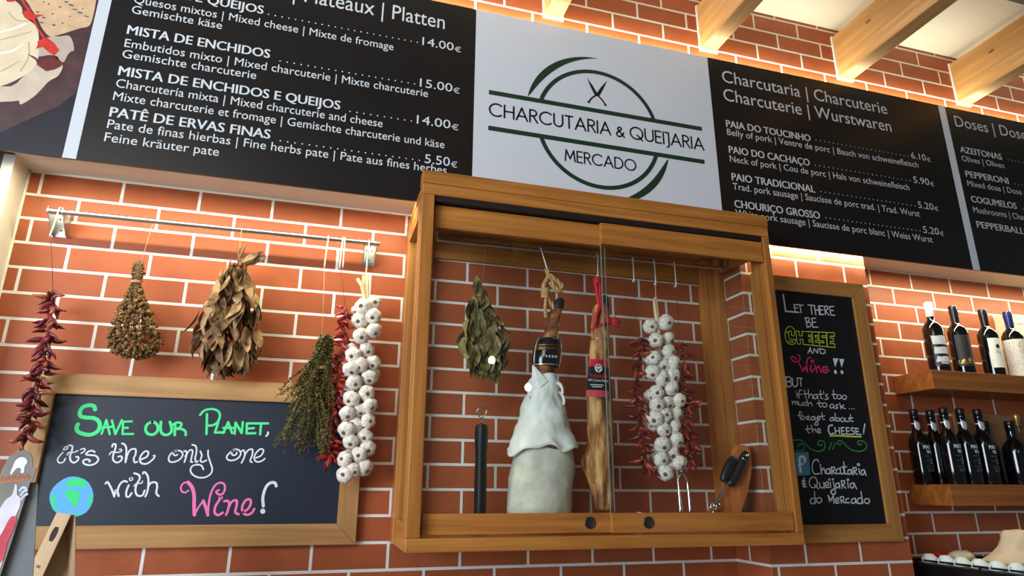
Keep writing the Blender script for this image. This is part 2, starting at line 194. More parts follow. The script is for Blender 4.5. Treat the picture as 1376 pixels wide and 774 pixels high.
# chalk strokes on the boards: (width, x z x z ...) in half millimetres, and traced outlines in metres
HAND = {
'save': [(119,[597,3596,586,3617,556,3622,525,3607,515,3574,527,3550,560,3544,599,3542,629,3524,641,3492,632,3459,597,3439,553,3444,521,3461,514,3488,518,3501]),(64,[659,3446,671,3533]),(65,[671,3533,705,3445]),(64,[655,3484,708,3491]),(65,[703,3531,737,3446]),(64,[737,3446,759,3536]),(65,[818,3529,768,3525]),(65,[768,3525,777,3450]),(65,[777,3448,838,3450]),(65,[775,3486,802,3488]),(85,[936,3529,910,3513,904,3483,919,3456,951,3449,973,3469,974,3496,960,3520,936,3529]),(85,[987,3530,991,3486,1005,3458,1032,3449,1055,3465,1056,3493,1040,3532]),(75,[1080,3449,1074,3516]),(75,[1060,3515,1081,3530,1108,3525,1106,3503,1082,3488]),(75,[1082,3488,1118,3489,1141,3473,1145,3451]),(74,[1255,3591,1262,3529,1269,3462]),(74,[1214,3584,1236,3613,1277,3625,1316,3616,1335,3588,1330,3548,1306,3522,1276,3516]),(74,[1331,3537,1319,3472]),(74,[1319,3472,1376,3476]),(74,[1371,3471,1392,3542]),(75,[1392,3542,1425,3472]),(74,[1367,3504,1426,3506]),(74,[1441,3467,1438,3541]),(75,[1438,3541,1484,3474]),(75,[1484,3474,1483,3545]),(76,[1558,3540,1509,3537]),(75,[1509,3537,1515,3472]),(75,[1515,3472,1570,3475]),(75,[1518,3504,1556,3508]),(76,[1558,3539,1643,3542]),(76,[1599,3540,1601,3468])],
'only': [(56,[1649,3483,1650,3473,1641,3458]),(37,[466,3328,450,3302,446,3281,458,3266,479,3271,486,3292]),(37,[465,3344,472,3360,485,3363,485,3350,470,3343]),(37,[493,3313,499,3329,522,3329,546,3340]),(38,[559,3348,577,3354,584,3344,574,3330,566,3325]),(38,[724,3320,734,3336,766,3334,787,3342,785,3353,775,3353]),(50,[491,3371,510,3368,513,3340,509,3308,517,3280,538,3268,556,3283,555,3301,543,3303]),(51,[640,3334,622,3342,602,3334,595,3319,615,3315,649,3311,667,3290,657,3266,625,3254,593,3263,587,3281,605,3289,623,3281,620,3274]),(51,[731,3368,734,3384,749,3382,751,3355,746,3323,749,3291,769,3273,790,3279,799,3298,790,3311,775,3308]),(51,[784,3390,803,3380,815,3351,819,3308,822,3274]),(51,[822,3274,826,3325,841,3354,866,3355,871,3325,865,3299,874,3275,888,3278]),(52,[910,3294,938,3311,943,3337,925,3345,906,3323,900,3294,914,3270,944,3268,971,3290,984,3314,976,3318]),(55,[732,3145,740,3155,755,3137,775,3104,793,3068]),(55,[793,3068,794,3104,802,3099,817,3071]),(55,[817,3071,806,3104,812,3140,831,3161,849,3156]),(56,[862,3136,855,3099,860,3071,875,3068,886,3089]),(56,[882,3209,908,3199,918,3178,905,3136,906,3099,923,3074,949,3076,957,3105]),(56,[931,3207,937,3217,957,3199,970,3162,974,3105,967,3069]),(56,[973,3126,987,3152,1016,3152,1025,3126,1026,3089,1043,3071]),(33,[869,3183,860,3175,867,3164,878,3170,876,3180,869,3183]),(33,[892,3131,904,3146,933,3149,936,3162]),(48,[1108,3351,1079,3337,1066,3310,1072,3285,1098,3280,1131,3297,1145,3327,1129,3349,1098,3351,1087,3334,1100,3321,1114,3327]),(48,[1149,3349,1162,3349,1168,3322,1161,3281]),(48,[1161,3317,1182,3355,1200,3353,1200,3317,1199,3285,1210,3282]),(48,[1192,3391,1214,3383,1224,3351,1222,3307,1231,3281,1240,3288]),(48,[1247,3351,1259,3324,1255,3294,1267,3283,1291,3294]),(48,[1293,3357,1297,3325,1316,3281,1332,3243,1328,3211,1300,3189,1259,3186,1221,3204,1204,3231,1213,3258,1243,3266,1267,3259,1280,3237]),(49,[1456,3364,1431,3349,1411,3321,1422,3299,1454,3297,1484,3314,1494,3342,1478,3364,1451,3366,1437,3347,1447,3330,1465,3333,1469,3347]),(49,[1497,3356,1510,3362,1521,3334,1514,3301,1506,3281]),(49,[1519,3329,1537,3362,1563,3369,1567,3335,1558,3296,1570,3286]),(49,[1586,3313,1622,3330,1634,3364,1612,3372,1588,3344,1581,3310,1599,3290,1628,3294,1648,3311]),(91,[1672,3010,1663,3064,1673,3124,1696,3154,1726,3157,1739,3136]),(150,[1671,2980,1673,2977])],
'wine': [(52,[1210,3106,1191,3093,1170,3103,1163,3130,1178,3153,1200,3156]),(105,[1200,3156,1227,3127,1246,3080,1255,3016,1265,2959]),(52,[1265,2959,1284,3006,1305,3043]),(89,[1305,3043,1326,3001,1344,2956]),(62,[1344,2956,1340,3027,1345,3090,1364,3139,1393,3155,1418,3144,1425,3112,1413,3085,1390,3083,1375,3099,1389,3109]),(74,[1402,3051,1381,3006,1384,2969,1406,2956,1430,2971]),(74,[1431,3040,1449,3043,1462,3027,1459,2984,1452,2958]),(74,[1460,3000,1476,3037,1504,3045,1508,3011,1505,2974,1527,2960]),(74,[1552,2973,1581,2995,1593,3027,1585,3051,1559,3045,1543,3005,1555,2968,1580,2957,1605,2968,1618,2992]),(34,[1404,3069,1418,3064,1409,3056,1395,3061,1404,3069])],
'white': [(65,[5597,4685,5600,4542]),(65,[5600,4542,5729,4543]),(44,[5731,4611,5690,4604]),(44,[5690,4604,5696,4553]),(43,[5692,4579,5723,4582]),(44,[5723,4609,5781,4609]),(44,[5750,4609,5753,4540]),(44,[5832,4616,5901,4615]),(44,[5863,4616,5860,4540]),(44,[5896,4606,5900,4536]),(44,[5937,4616,5936,4539]),(44,[5899,4576,5938,4579]),(45,[5987,4617,5948,4617]),(45,[5948,4617,5944,4540]),(44,[5944,4540,5980,4546]),(44,[5946,4580,5978,4585]),(45,[5999,4615,5999,4544]),(45,[5999,4615,6027,4621,6031,4597,6001,4580]),(45,[6001,4581,6034,4543]),(45,[6095,4624,6052,4619]),(45,[6052,4619,6054,4545]),(45,[6054,4545,6094,4547]),(45,[6053,4585,6085,4588]),(44,[5791,4501,5794,4422]),(43,[5783,4497,5822,4503,5822,4480,5793,4464]),(43,[5793,4465,5831,4461,5834,4435,5794,4420]),(44,[5892,4506,5852,4501]),(44,[5852,4501,5852,4424]),(43,[5852,4424,5903,4430]),(44,[5852,4466,5886,4471]),(42,[5768,4200,5798,4247]),(43,[5798,4247,5806,4202]),(42,[5778,4216,5804,4218]),(43,[5821,4203,5835,4243]),(43,[5835,4243,5863,4206]),(43,[5863,4206,5873,4245]),(43,[5889,4246,5894,4208]),(43,[5889,4246,5933,4239,5942,4220,5920,4206,5894,4208]),(47,[5523,3991,5523,3917]),(47,[5523,3991,5556,3993,5576,3981,5558,3959,5532,3955]),(47,[5547,3957,5574,3944,5560,3919,5523,3914]),(48,[5587,3982,5583,3932,5603,3918,5628,3938,5632,3987]),(48,[5639,3990,5680,3988]),(48,[5665,3989,5660,3924]),(142,[6017,4061,6016,4057]),(143,[6082,4062,6082,4059]),(36,[5607,3868,5611,3834]),(36,[5605,3883,5604,3880]),(36,[5665,3890,5643,3893,5629,3861,5628,3827]),(36,[5614,3857,5656,3859]),(36,[5689,3895,5693,3830]),(36,[5670,3863,5722,3869]),(36,[5726,3900,5720,3831]),(36,[5723,3846,5749,3867,5760,3848,5757,3828]),(36,[5804,3865,5775,3860,5767,3837,5785,3830,5806,3850]),(36,[5806,3865,5808,3831]),(37,[5842,3898,5837,3840,5855,3833]),(36,[5818,3866,5860,3868]),(37,[5871,3891,5871,3876]),(37,[5907,3870,5888,3865,5890,3851,5908,3846,5901,3831,5873,3829]),(37,[5970,3907,5964,3845,5982,3838]),(37,[5950,3871,5998,3874]),(37,[6020,3872,6035,3868,6039,3856,6031,3844,6016,3838,6002,3842,5997,3854,6005,3866,6020,3872]),(37,[6072,3871,6087,3866,6091,3855,6083,3842,6068,3836,6053,3840,6049,3852,6057,3864,6072,3871]),(35,[5555,3801,5562,3776]),(35,[5559,3790,5579,3802,5587,3777]),(36,[5584,3791,5604,3801,5607,3775]),(36,[5615,3800,5620,3773,5643,3774]),(36,[5651,3797,5656,3771]),(36,[5697,3799,5673,3795,5671,3775,5696,3774]),(36,[5698,3822,5706,3769]),(36,[5704,3782,5733,3797,5743,3771]),(36,[5815,3816,5813,3773,5830,3766]),(36,[5792,3792,5844,3798]),(36,[5867,3800,5881,3796,5886,3784,5878,3772,5863,3766,5849,3770,5844,3782,5852,3794,5867,3800]),(37,[5942,3794,5916,3781,5918,3762,5946,3767,5950,3789]),(37,[5950,3789,5956,3760]),(37,[5997,3791,5973,3785,5985,3772,5988,3762,5959,3760]),(37,[6014,3804,6020,3758]),(37,[6054,3790,6021,3774]),(37,[6021,3774,6063,3760]),(37,[6101,3763,6103,3763]),(37,[6125,3762,6127,3762]),(37,[6149,3763,6151,3763]),(35,[5639,3714,5617,3721,5609,3694,5621,3657]),(35,[5594,3690,5636,3699]),(35,[5643,3688,5654,3684,5658,3675,5652,3665,5640,3661,5629,3664,5625,3673,5631,3683,5643,3688]),(35,[5677,3685,5678,3659]),(35,[5670,3681,5698,3690,5699,3675,5682,3672]),(35,[5682,3672,5703,3658]),(36,[5748,3688,5725,3683,5717,3664,5740,3662,5753,3688]),(36,[5753,3688,5761,3654,5777,3636,5770,3621,5743,3624,5749,3635,5784,3655]),(36,[5775,3671,5802,3680,5795,3693,5775,3681,5776,3662,5800,3667]),(36,[5827,3721,5828,3671,5846,3668]),(36,[5804,3689,5851,3696]),(36,[5933,3686,5904,3681,5899,3662,5924,3663,5937,3686]),(36,[5937,3686,5942,3660]),(36,[5953,3721,5956,3660]),(36,[5956,3660,5984,3661,5992,3681,5962,3682]),(37,[6021,3687,6034,3683,6038,3673,6031,3662,6017,3656,6004,3660,6000,3671,6007,3682,6021,3687]),(37,[6047,3686,6048,3660,6074,3660]),(37,[6083,3684,6086,3659]),(37,[6105,3715,6101,3669,6124,3660]),(37,[6083,3688,6126,3689]),(35,[5673,3614,5670,3566,5687,3559]),(35,[5650,3584,5702,3592]),(35,[5710,3619,5715,3563]),(35,[5716,3578,5742,3590,5747,3564]),(35,[5762,3572,5791,3580,5784,3595,5761,3583,5765,3561,5792,3564]),(59,[5913,3625,5884,3620,5868,3590,5878,3556,5916,3561]),(61,[6235,3643,6211,3584]),(47,[5933,3607,5934,3558]),(47,[5975,3608,5971,3559]),(46,[5933,3580,5975,3582]),(47,[6022,3609,5994,3607]),(47,[5994,3607,5992,3557]),(47,[5992,3557,6027,3558]),(47,[5994,3582,6018,3584]),(47,[6069,3609,6043,3608]),(47,[6043,3608,6041,3557]),(47,[6041,3557,6074,3558]),(47,[6044,3582,6069,3584]),(47,[6121,3609,6097,3608,6090,3592,6116,3582,6113,3563,6083,3558]),(47,[6163,3606,6135,3607]),(47,[6135,3607,6134,3560]),(47,[6134,3560,6183,3559]),(47,[6135,3582,6159,3583]),(48,[6209,3571,6208,3568]),(97,[5606,3337,5611,3365,5588,3377,5562,3356,5556,3262]),(62,[5547,3317,5586,3321]),(45,[5734,3339,5727,3355,5691,3347,5668,3295,5680,3248,5730,3252]),(45,[5748,3320,5749,3248]),(45,[5751,3272,5776,3292,5784,3253]),(45,[5830,3289,5799,3281,5794,3253,5825,3257,5833,3289]),(45,[5833,3289,5833,3249]),(45,[5847,3301,5848,3249]),(45,[5846,3297,5877,3301,5874,3281,5850,3273]),(45,[5850,3273,5878,3250]),(45,[5920,3290,5894,3282,5889,3254,5919,3254]),(45,[5932,3298,5929,3254,5954,3255]),(45,[5961,3295,5964,3251]),(46,[5972,3343,5970,3259,5989,3251]),(45,[5948,3302,5994,3305]),(46,[6035,3283,6004,3279,5999,3251,6025,3255,6037,3284]),(46,[6037,3284,6039,3247]),(46,[6054,3300,6054,3248]),(46,[6053,3296,6084,3300,6081,3280,6056,3274]),(46,[6056,3274,6085,3248]),(46,[6110,3292,6109,3252]),(46,[6113,3333,6120,3331,6122,3325,6118,3319,6110,3317,6103,3319,6101,3324,6105,3330,6113,3333]),(46,[6158,3285,6131,3277,6126,3248,6152,3253,6163,3281]),(46,[6163,3281,6171,3241]),(44,[5589,3192,5566,3198,5563,3176,5591,3173]),(43,[5567,3173,5564,3153,5593,3153]),(44,[5581,3219,5575,3153]),(44,[5666,3224,5684,3219,5695,3206,5698,3186,5690,3167,5675,3152,5656,3146,5638,3150,5626,3164,5623,3183,5631,3203,5646,3218,5666,3224]),(44,[5668,3169,5702,3138]),(44,[5719,3185,5718,3150,5747,3146]),(44,[5758,3186,5756,3143]),(44,[5769,3162,5800,3170,5794,3190,5772,3178,5772,3150,5802,3151]),(44,[5818,3186,5816,3147]),(45,[5813,3213,5817,3211,5818,3208,5816,3205,5812,3203,5808,3204,5807,3208,5809,3211,5813,3213]),(45,[5848,3190,5853,3131,5853,3104,5823,3100,5811,3116,5828,3131,5864,3139]),(45,[5847,3215,5851,3213,5853,3210,5850,3207,5846,3205,5842,3206,5841,3210,5843,3213,5847,3215]),(45,[5897,3183,5870,3175,5866,3151,5891,3151,5902,3183]),(45,[5902,3183,5902,3143]),(45,[5924,3199,5925,3143]),(45,[5924,3195,5954,3199,5951,3179,5927,3171]),(45,[5927,3171,5960,3144]),(45,[5983,3187,5983,3148]),(45,[5989,3214,5995,3213,5996,3208,5993,3204,5987,3202,5982,3203,5980,3208,5983,3212,5989,3214]),(45,[6037,3184,6006,3175,6006,3148,6032,3152,6042,3184]),(45,[6042,3184,6060,3140]),(43,[5657,3069,5622,3065,5613,3034,5647,3034,5662,3069]),(44,[5660,3119,5656,3030]),(44,[5696,3074,5712,3069,5718,3056,5709,3042,5691,3036,5675,3041,5669,3054,5678,3068,5696,3074]),(44,[5782,3092,5789,3046]),(44,[5782,3092,5805,3053]),(44,[5805,3053,5832,3092]),(44,[5832,3092,5827,3034]),(44,[5832,3092,5816,3116,5839,3137,5857,3123]),(44,[5843,3046,5875,3057,5868,3073,5843,3057,5846,3034,5876,3038]),(44,[5894,3081,5896,3034]),(44,[5893,3077,5924,3081,5920,3057,5896,3053]),(44,[5896,3053,5930,3034]),(45,[5971,3069,5945,3061,5941,3038,5976,3038]),(45,[6032,3069,6000,3061,5995,3034,6026,3038,6037,3069]),(45,[6037,3069,6040,3034]),(45,[6097,3069,6061,3065,6050,3034,6086,3034,6097,3069]),(45,[6097,3120,6100,3030]),(45,[6145,3068,6162,3063,6167,3050,6157,3037,6139,3031,6123,3036,6118,3049,6127,3062,6145,3068])],
'bang': [(0,[6011,4173,6065,4173,6021,4098]),(0,[6074,4172,6126,4171,6086,4099])],
'pink': [(52,[5668,4181,5687,4163,5671,4130,5629,4122,5599,4142,5605,4159,5634,4157,5660,4130,5680,4087,5695,4044]),(52,[5695,4044,5720,4083]),(52,[5720,4083,5740,4043]),(52,[5740,4043,5743,4109,5761,4155,5789,4166]),(52,[5783,4102,5772,4060,5789,4049,5808,4075]),(53,[5804,4147,5813,4145,5815,4138,5811,4130,5802,4127,5794,4129,5791,4136,5795,4143,5804,4147]),(53,[5820,4104,5834,4045]),(53,[5826,4070,5857,4100,5868,4072,5872,4047]),(53,[5897,4061,5938,4082,5933,4098,5901,4090,5889,4060,5917,4046,5955,4070])],
'yellow': [(63,[5876,3541,5964,3544,6057,3541,6180,3542]),(32,[5678,4379,5710,4380]),(32,[5710,4380,5709,4342]),(32,[5709,4342,5736,4342]),(32,[5736,4342,5737,4381]),(32,[5737,4381,5769,4382]),(32,[5769,4382,5765,4271]),(32,[5765,4271,5734,4271]),(32,[5734,4271,5735,4313]),(32,[5735,4313,5709,4313]),(32,[5709,4313,5708,4272]),(32,[5708,4272,5677,4272]),(32,[5677,4272,5678,4379]),(32,[5769,4382,5838,4385]),(32,[5838,4385,5836,4356]),(32,[5836,4356,5797,4355]),(32,[5797,4355,5796,4340]),(32,[5796,4340,5825,4341]),(32,[5825,4341,5824,4315]),(32,[5824,4315,5795,4315]),(32,[5795,4315,5794,4298]),(32,[5794,4298,5833,4298]),(32,[5833,4298,5831,4269]),(32,[5831,4269,5765,4271]),(32,[5765,4271,5769,4382]),(32,[5838,4385,5903,4387]),(33,[5903,4387,5901,4357]),(33,[5901,4357,5863,4356]),(32,[5863,4356,5862,4341]),(32,[5862,4341,5890,4342]),(32,[5890,4342,5888,4316]),(32,[5888,4316,5861,4316]),(32,[5861,4316,5860,4298]),(32,[5860,4298,5896,4298]),(32,[5896,4298,5894,4268]),(32,[5894,4268,5831,4269]),(32,[5831,4269,5838,4385]),(33,[5903,4387,5980,4390]),(33,[5980,4390,5977,4359]),(33,[5977,4359,5931,4358]),(33,[5931,4358,5930,4342]),(33,[5930,4342,5976,4343]),(33,[5976,4343,5969,4267]),(32,[5969,4267,5894,4268]),(32,[5894,4268,5896,4298]),(32,[5896,4298,5942,4298]),(32,[5942,4298,5943,4313]),(33,[5943,4313,5898,4313]),(32,[5898,4313,5903,4387]),(33,[5984,4390,6062,4393]),(33,[6062,4393,6059,4361]),(33,[6059,4361,6014,4360]),(33,[6014,4360,6012,4344]),(33,[6012,4344,6045,4344]),(33,[6045,4344,6042,4316]),(33,[6042,4316,6009,4316]),(33,[6009,4316,6007,4297]),(33,[6007,4297,6051,4297]),(33,[6051,4297,6048,4265]),(33,[6048,4265,5973,4267]),(32,[5973,4267,5984,4390]),(39,[5655,4337,5666,4383,5645,4411,5619,4414,5586,4391,5569,4351,5568,4312,5581,4278,5613,4264,5651,4273,5668,4309]),(39,[5655,4337,5628,4342,5635,4368,5618,4377,5603,4353,5602,4321,5623,4306,5668,4309]),(39,[5591,4370,5595,4369,5596,4366,5594,4362,5590,4360,5585,4361,5584,4364,5586,4368,5591,4370]),(39,[5628,4294,5633,4292,5635,4288,5632,4283,5627,4281,5622,4282,5620,4286,5622,4291,5628,4294]),(39,[5602,4293,5606,4292,5607,4289,5605,4286,5601,4284,5597,4285,5596,4288,5598,4291,5602,4293])],
'green2': [(36,[5531,3498,5549,3500,5593,3501,5634,3473,5673,3437,5733,3420,5789,3428,5817,3462,5809,3495,5773,3502,5750,3483,5763,3465,5791,3473]),(36,[5555,3453,5564,3457,5589,3472,5618,3458,5613,3429,5572,3419,5537,3423]),(38,[5886,3490,5846,3433]),(38,[5922,3490,5883,3438]),(38,[5976,3481,5952,3473,5938,3487,5958,3506,5993,3496,6032,3456,6084,3431,6158,3428,6210,3452,6221,3486,6192,3508,6149,3507,6134,3488,6153,3477,6179,3489])],
'fb': [(0,[5529,3406,5652,3412,5645,3239,5525,3233])],
'globe': [(0,[497,3169,522,3182,550,3186,578,3182,611,3170,638,3150,663,3114,677,3078,681,3040,671,3002,655,2975,632,2960,601,2950,559,2953,526,2958,501,2970,473,2995,454,3028,444,3055,442,3088,451,3118,471,3146])],
'land': [(0,[538,3173,589,3174,632,3144,630,3129,598,3124,565,3126,524,3121,517,3133,529,3144,518,3154]),(0,[530,3098,555,3106,594,3096,606,3078,600,3058,598,3017,586,3007,570,3018,550,3053,523,3073,523,3088]),(0,[455,3083,472,3078,481,3018,507,2988,483,2990,461,3023,451,3060]),(0,[670,3083,676,3053,668,3007,657,3002,655,3038,662,3068]),(0,[598,2965,643,2977,629,2962,603,2954])],
}
D = {
'bread': [(-0.0662,3.1321),(0.1332,3.1827),(0.131,3.151),(0.1308,3.0539),(0.1035,3.03),(0.0775,3.0115),(0.0518,2.9933),(0.0255,2.98),(-0.0004,3.0034),(-0.0265,3.0467),(-0.0535,3.0849)],
'cheese': [(-0.2083,3.096),(-0.1086,3.1213),(-0.0833,3.0826),(-0.0605,3.0385),(-0.0279,3.0167),(-0.0106,2.9913),(0.0044,2.9219),(0.0081,2.8655),(-0.0151,2.8231),(-0.0728,2.77),(-0.1362,2.753)],
'paper': [(-0.1362,2.753),(-0.0728,2.77),(-0.0151,2.8231),(0.0081,2.8655),(0.0753,2.8844),(0.076,2.8417),(0.053,2.8135),(0.0382,2.7803),(0.0204,2.7469),(-0.0063,2.7168),(-0.0145,2.7289),(-0.0426,2.7204),(-0.1244,2.697)],
'flap': [(0.0195,2.9737),(0.0531,2.9862),(0.077,2.9941),(0.0913,2.9752),(0.1014,2.9431),(0.093,2.9354),(0.0867,2.9205),(0.0779,2.8897),(0.0453,2.9116),(0.002,2.8975),(-0.0017,2.935)],
'leafa': [(-0.0705,3.0534),(-0.0515,3.0655),(-0.0313,3.053),(-0.007,3.0573),(-0.0256,3.0419),(-0.0284,3.0289),(-0.0519,3.0307)],
'leafb': [(-0.0052,2.9536),(0.0159,2.9739),(0.0401,2.9588),(0.0608,2.9342),(0.0509,2.9104),(0.0312,2.9206),(0.0124,2.9357),(-0.0048,2.9238),(-0.0025,2.9397)],
'leafc': [(-0.025,2.9012),(-0.0048,2.896),(0.0152,2.8836),(0.0389,2.9078),(0.0599,2.9099),(0.0783,2.8778),(0.062,2.8601),(0.0394,2.8484),(0.0157,2.8624),(0.0029,2.8834)],
'leafd': [(-0.1284,3.0963),(-0.0947,3.1047),(-0.0982,3.0864),(-0.115,3.0822)],
'stema': [(-0.0864,3.1168),(-0.0654,3.082),(-0.0472,3.0616)],
'stemb': [(-0.0306,3.0309),(-0.0124,3.0007),(0.0092,2.9714)],
'stemc': [(0.0487,2.9123),(0.0865,2.8819),(0.1334,2.8605)],
'holes': [(-0.0163,3.1067),(0.0465,3.1223),(0.0765,3.0991),(0.0165,3.067),(0.0325,3.0985),(0.0629,3.1136),(0.0974,3.1068),(0.0279,3.0248),(-0.0083,3.0262),(-0.0011,3.1029),(-0.0262,3.0641),(0.0929,3.0904),(0.0672,3.0691),(-0.005,3.0468),(0.1133,3.0801),(0.0509,3.0377)],
'paddle': [(2.523,1.7267),(2.5485,1.7273),(2.5664,1.7169),(2.5743,1.701),(2.5722,1.6691),(2.563,1.6163),(2.5402,1.547),(2.5047,1.4827),(2.4891,1.4593),(2.3489,1.4603),(2.3751,1.4866),(2.406,1.5164),(2.4401,1.5535),(2.4763,1.605),(2.4957,1.6503),(2.5032,1.6997),(2.51,1.7157)],
'grip1': [(2.5361,1.6991),(2.5157,1.6672),(2.4907,1.6288),(2.4668,1.5978),(2.4487,1.5807)],
'grip2': [(2.4816,1.6771),(2.4559,1.649),(2.4364,1.618),(2.4275,1.5907)],
'shaft': [(2.4376,1.584),(2.4187,1.557),(2.396,1.5303)],
'ring': [(2.3826,1.5154),(2.3634,1.5007)],
'g1': [(1.1385,2.2015),(1.1011,2.1819),(1.1393,2.1492),(1.0932,2.1336),(1.1442,2.0951),(1.1021,2.0747)],
'g1b': [(1.1268,2.0267),(1.0809,2.0033),(1.1043,1.9707),(1.1497,1.9835),(1.0781,1.9544),(1.0912,1.9096),(1.1407,1.9308),(1.0857,1.8531),(1.1353,1.875),(1.1174,1.8171),(1.0767,1.8039),(1.1487,1.8327),(1.1037,1.7681),(1.147,1.7817),(1.0946,1.7117),(1.1397,1.73),(1.0778,1.7494),(1.1249,1.6702),(1.152,1.6909),(1.0789,1.655),(1.1098,1.6183),(1.1468,1.628),(1.084,1.6057)],
'g2': [(2.1821,2.1639),(2.2414,2.1814),(2.1925,2.1077),(2.2554,2.121),(2.2456,2.0659),(2.1799,2.0395),(2.2213,2.0137),(2.2647,2.0236),(2.1707,1.983),(2.2574,1.981),(2.2112,1.9617)],
'g2b': [(2.2553,1.9738),(2.19,1.9102),(2.2477,1.9273),(2.277,1.8837),(2.2333,1.8733),(2.1812,1.8619),(2.2123,1.8262),(2.2673,1.8317),(2.17,1.8121),(2.2046,1.7733),(2.2571,1.7832),(2.193,1.719),(2.2535,1.7363),(2.2366,1.6904),(2.1855,1.6676),(2.2592,1.6552),(2.2222,1.6343),(2.1978,1.6206)],
'chil_l': [(2.1235,2.1118),(2.1463,2.0758),(2.1177,2.0114),(2.1068,1.927),(2.1181,1.8589),(2.1078,1.7858),(2.129,1.7386),(2.1195,1.6806),(2.14,1.6291)],
'chil_r': [(2.298,2.109),(2.3169,2.0227),(2.297,1.9359),(2.321,1.8808),(2.2994,1.8108),(2.3106,1.7566),(2.3153,1.7029),(2.3114,1.6576)],
'up': [(3.6809,2.2362),(3.8314,2.2358),(4.0113,2.2262),(4.174,2.2368)],
'l1': [(3.5432,1.7518)],
'l2': [(3.6589,1.7546)],
'l3': [(3.622,1.7553)],
'l4': [(3.7131,1.751)],
'l5': [(3.8161,1.7532)],
'l6': [(4.0217,1.729)],
'l7': [(3.9828,1.7243)],
'l8': [(4.1706,1.7658)],
'l9': [(4.2368,1.7672)],
'rope': [(1.7583,2.3565),(1.7669,2.3277),(1.7488,2.2878),(1.7571,2.245),(1.7832,2.2126),(1.7944,2.1763),(1.7996,2.1341)],
'rope2': [(1.7699,2.328),(1.7935,2.3126),(1.817,2.2912),(1.8018,2.2722),(1.7726,2.3047)],
'rope3': [(1.7572,2.2508),(1.7508,2.2013),(1.7534,2.1645)],
'cord': [(1.9621,2.3404),(1.9545,2.3009),(1.959,2.257),(1.9669,2.2225),(1.9412,2.1828),(1.9339,2.145)],
'cord2': [(1.9626,2.2253),(1.9889,2.1985),(2.0088,2.1654),(2.026,2.1437)],
'pierj': [(2.7715,1.3274),(3.0164,1.3368)],
'lblV': [(1.8884,2.0095),(1.9612,2.0138),(1.974,1.9682),(1.9587,1.8792),(1.873,1.8755),(1.8776,1.9364)],
'white': [(2.0048,1.8963)],
'spots': [(1.5101,1.9625),(1.6336,1.8793),(1.7022,2.0444),(1.7607,2.0484)]}
D.update({
'pk_out': [(0.3331,1.3821),(0.3671,1.3847),(0.3743,1.4506),(0.3801,1.5165),(0.3849,1.5707),(0.389,1.5759),(0.3912,1.6027),(0.3837,1.6034),(0.3803,1.6212),(0.3727,1.6342),(0.3598,1.6405),(0.3452,1.6358),(0.3339,1.6248),(0.3272,1.6009),(0.3218,1.5626),(0.3171,1.5126)],
'pk_card': [(0.3645,1.3303),(0.3618,1.3799),(0.3709,1.4457),(0.3768,1.512),(0.3808,1.5707),(0.3914,1.5725),(0.3974,1.5652),(0.4236,1.3782),(0.4314,1.3278)],
'pk_emb': [(0.3439,1.5891),(0.3457,1.6033),(0.3488,1.6184),(0.3579,1.6251),(0.3674,1.6222),(0.3718,1.6136),(0.3684,1.6049),(0.3694,1.592),(0.3632,1.5919),(0.3625,1.5996),(0.3559,1.6021),(0.3509,1.596),(0.3471,1.5883)],
'pk_or': [(0.3244,1.5728),(0.343,1.5746),(0.3617,1.5765),(0.3802,1.58)],
'pk_cloth': [(0.3274,1.4676),(0.3396,1.5167),(0.3471,1.5354),(0.3565,1.5451),(0.3578,1.5671),(0.3621,1.5629),(0.3656,1.5451),(0.3727,1.5397),(0.3757,1.5208),(0.3721,1.5041),(0.3669,1.455),(0.3642,1.3949),(0.3512,1.3874)],
'pk_meat': [(0.3414,1.4352),(0.3533,1.4673),(0.3596,1.4918),(0.3653,1.5009),(0.3723,1.5),(0.3754,1.4917),(0.3741,1.4753),(0.3678,1.4509),(0.3668,1.4187),(0.3619,1.4069),(0.3496,1.3953)],
'pk_str': [(0.3692,1.5544),(0.3734,1.5604),(0.3798,1.5587),(0.3733,1.5451),(0.3765,1.5519),(0.3822,1.5545),(0.3758,1.5359),(0.3791,1.5426),(0.3844,1.5469)],
'pr_wood': [(-0.1389,2.5256),(-0.0408,2.6109),(0.0274,2.6703),(0.0981,2.7319),(0.1662,2.7891),(0.1628,3.0376),(0.1446,3.2804),(-0.2777,3.167)]})

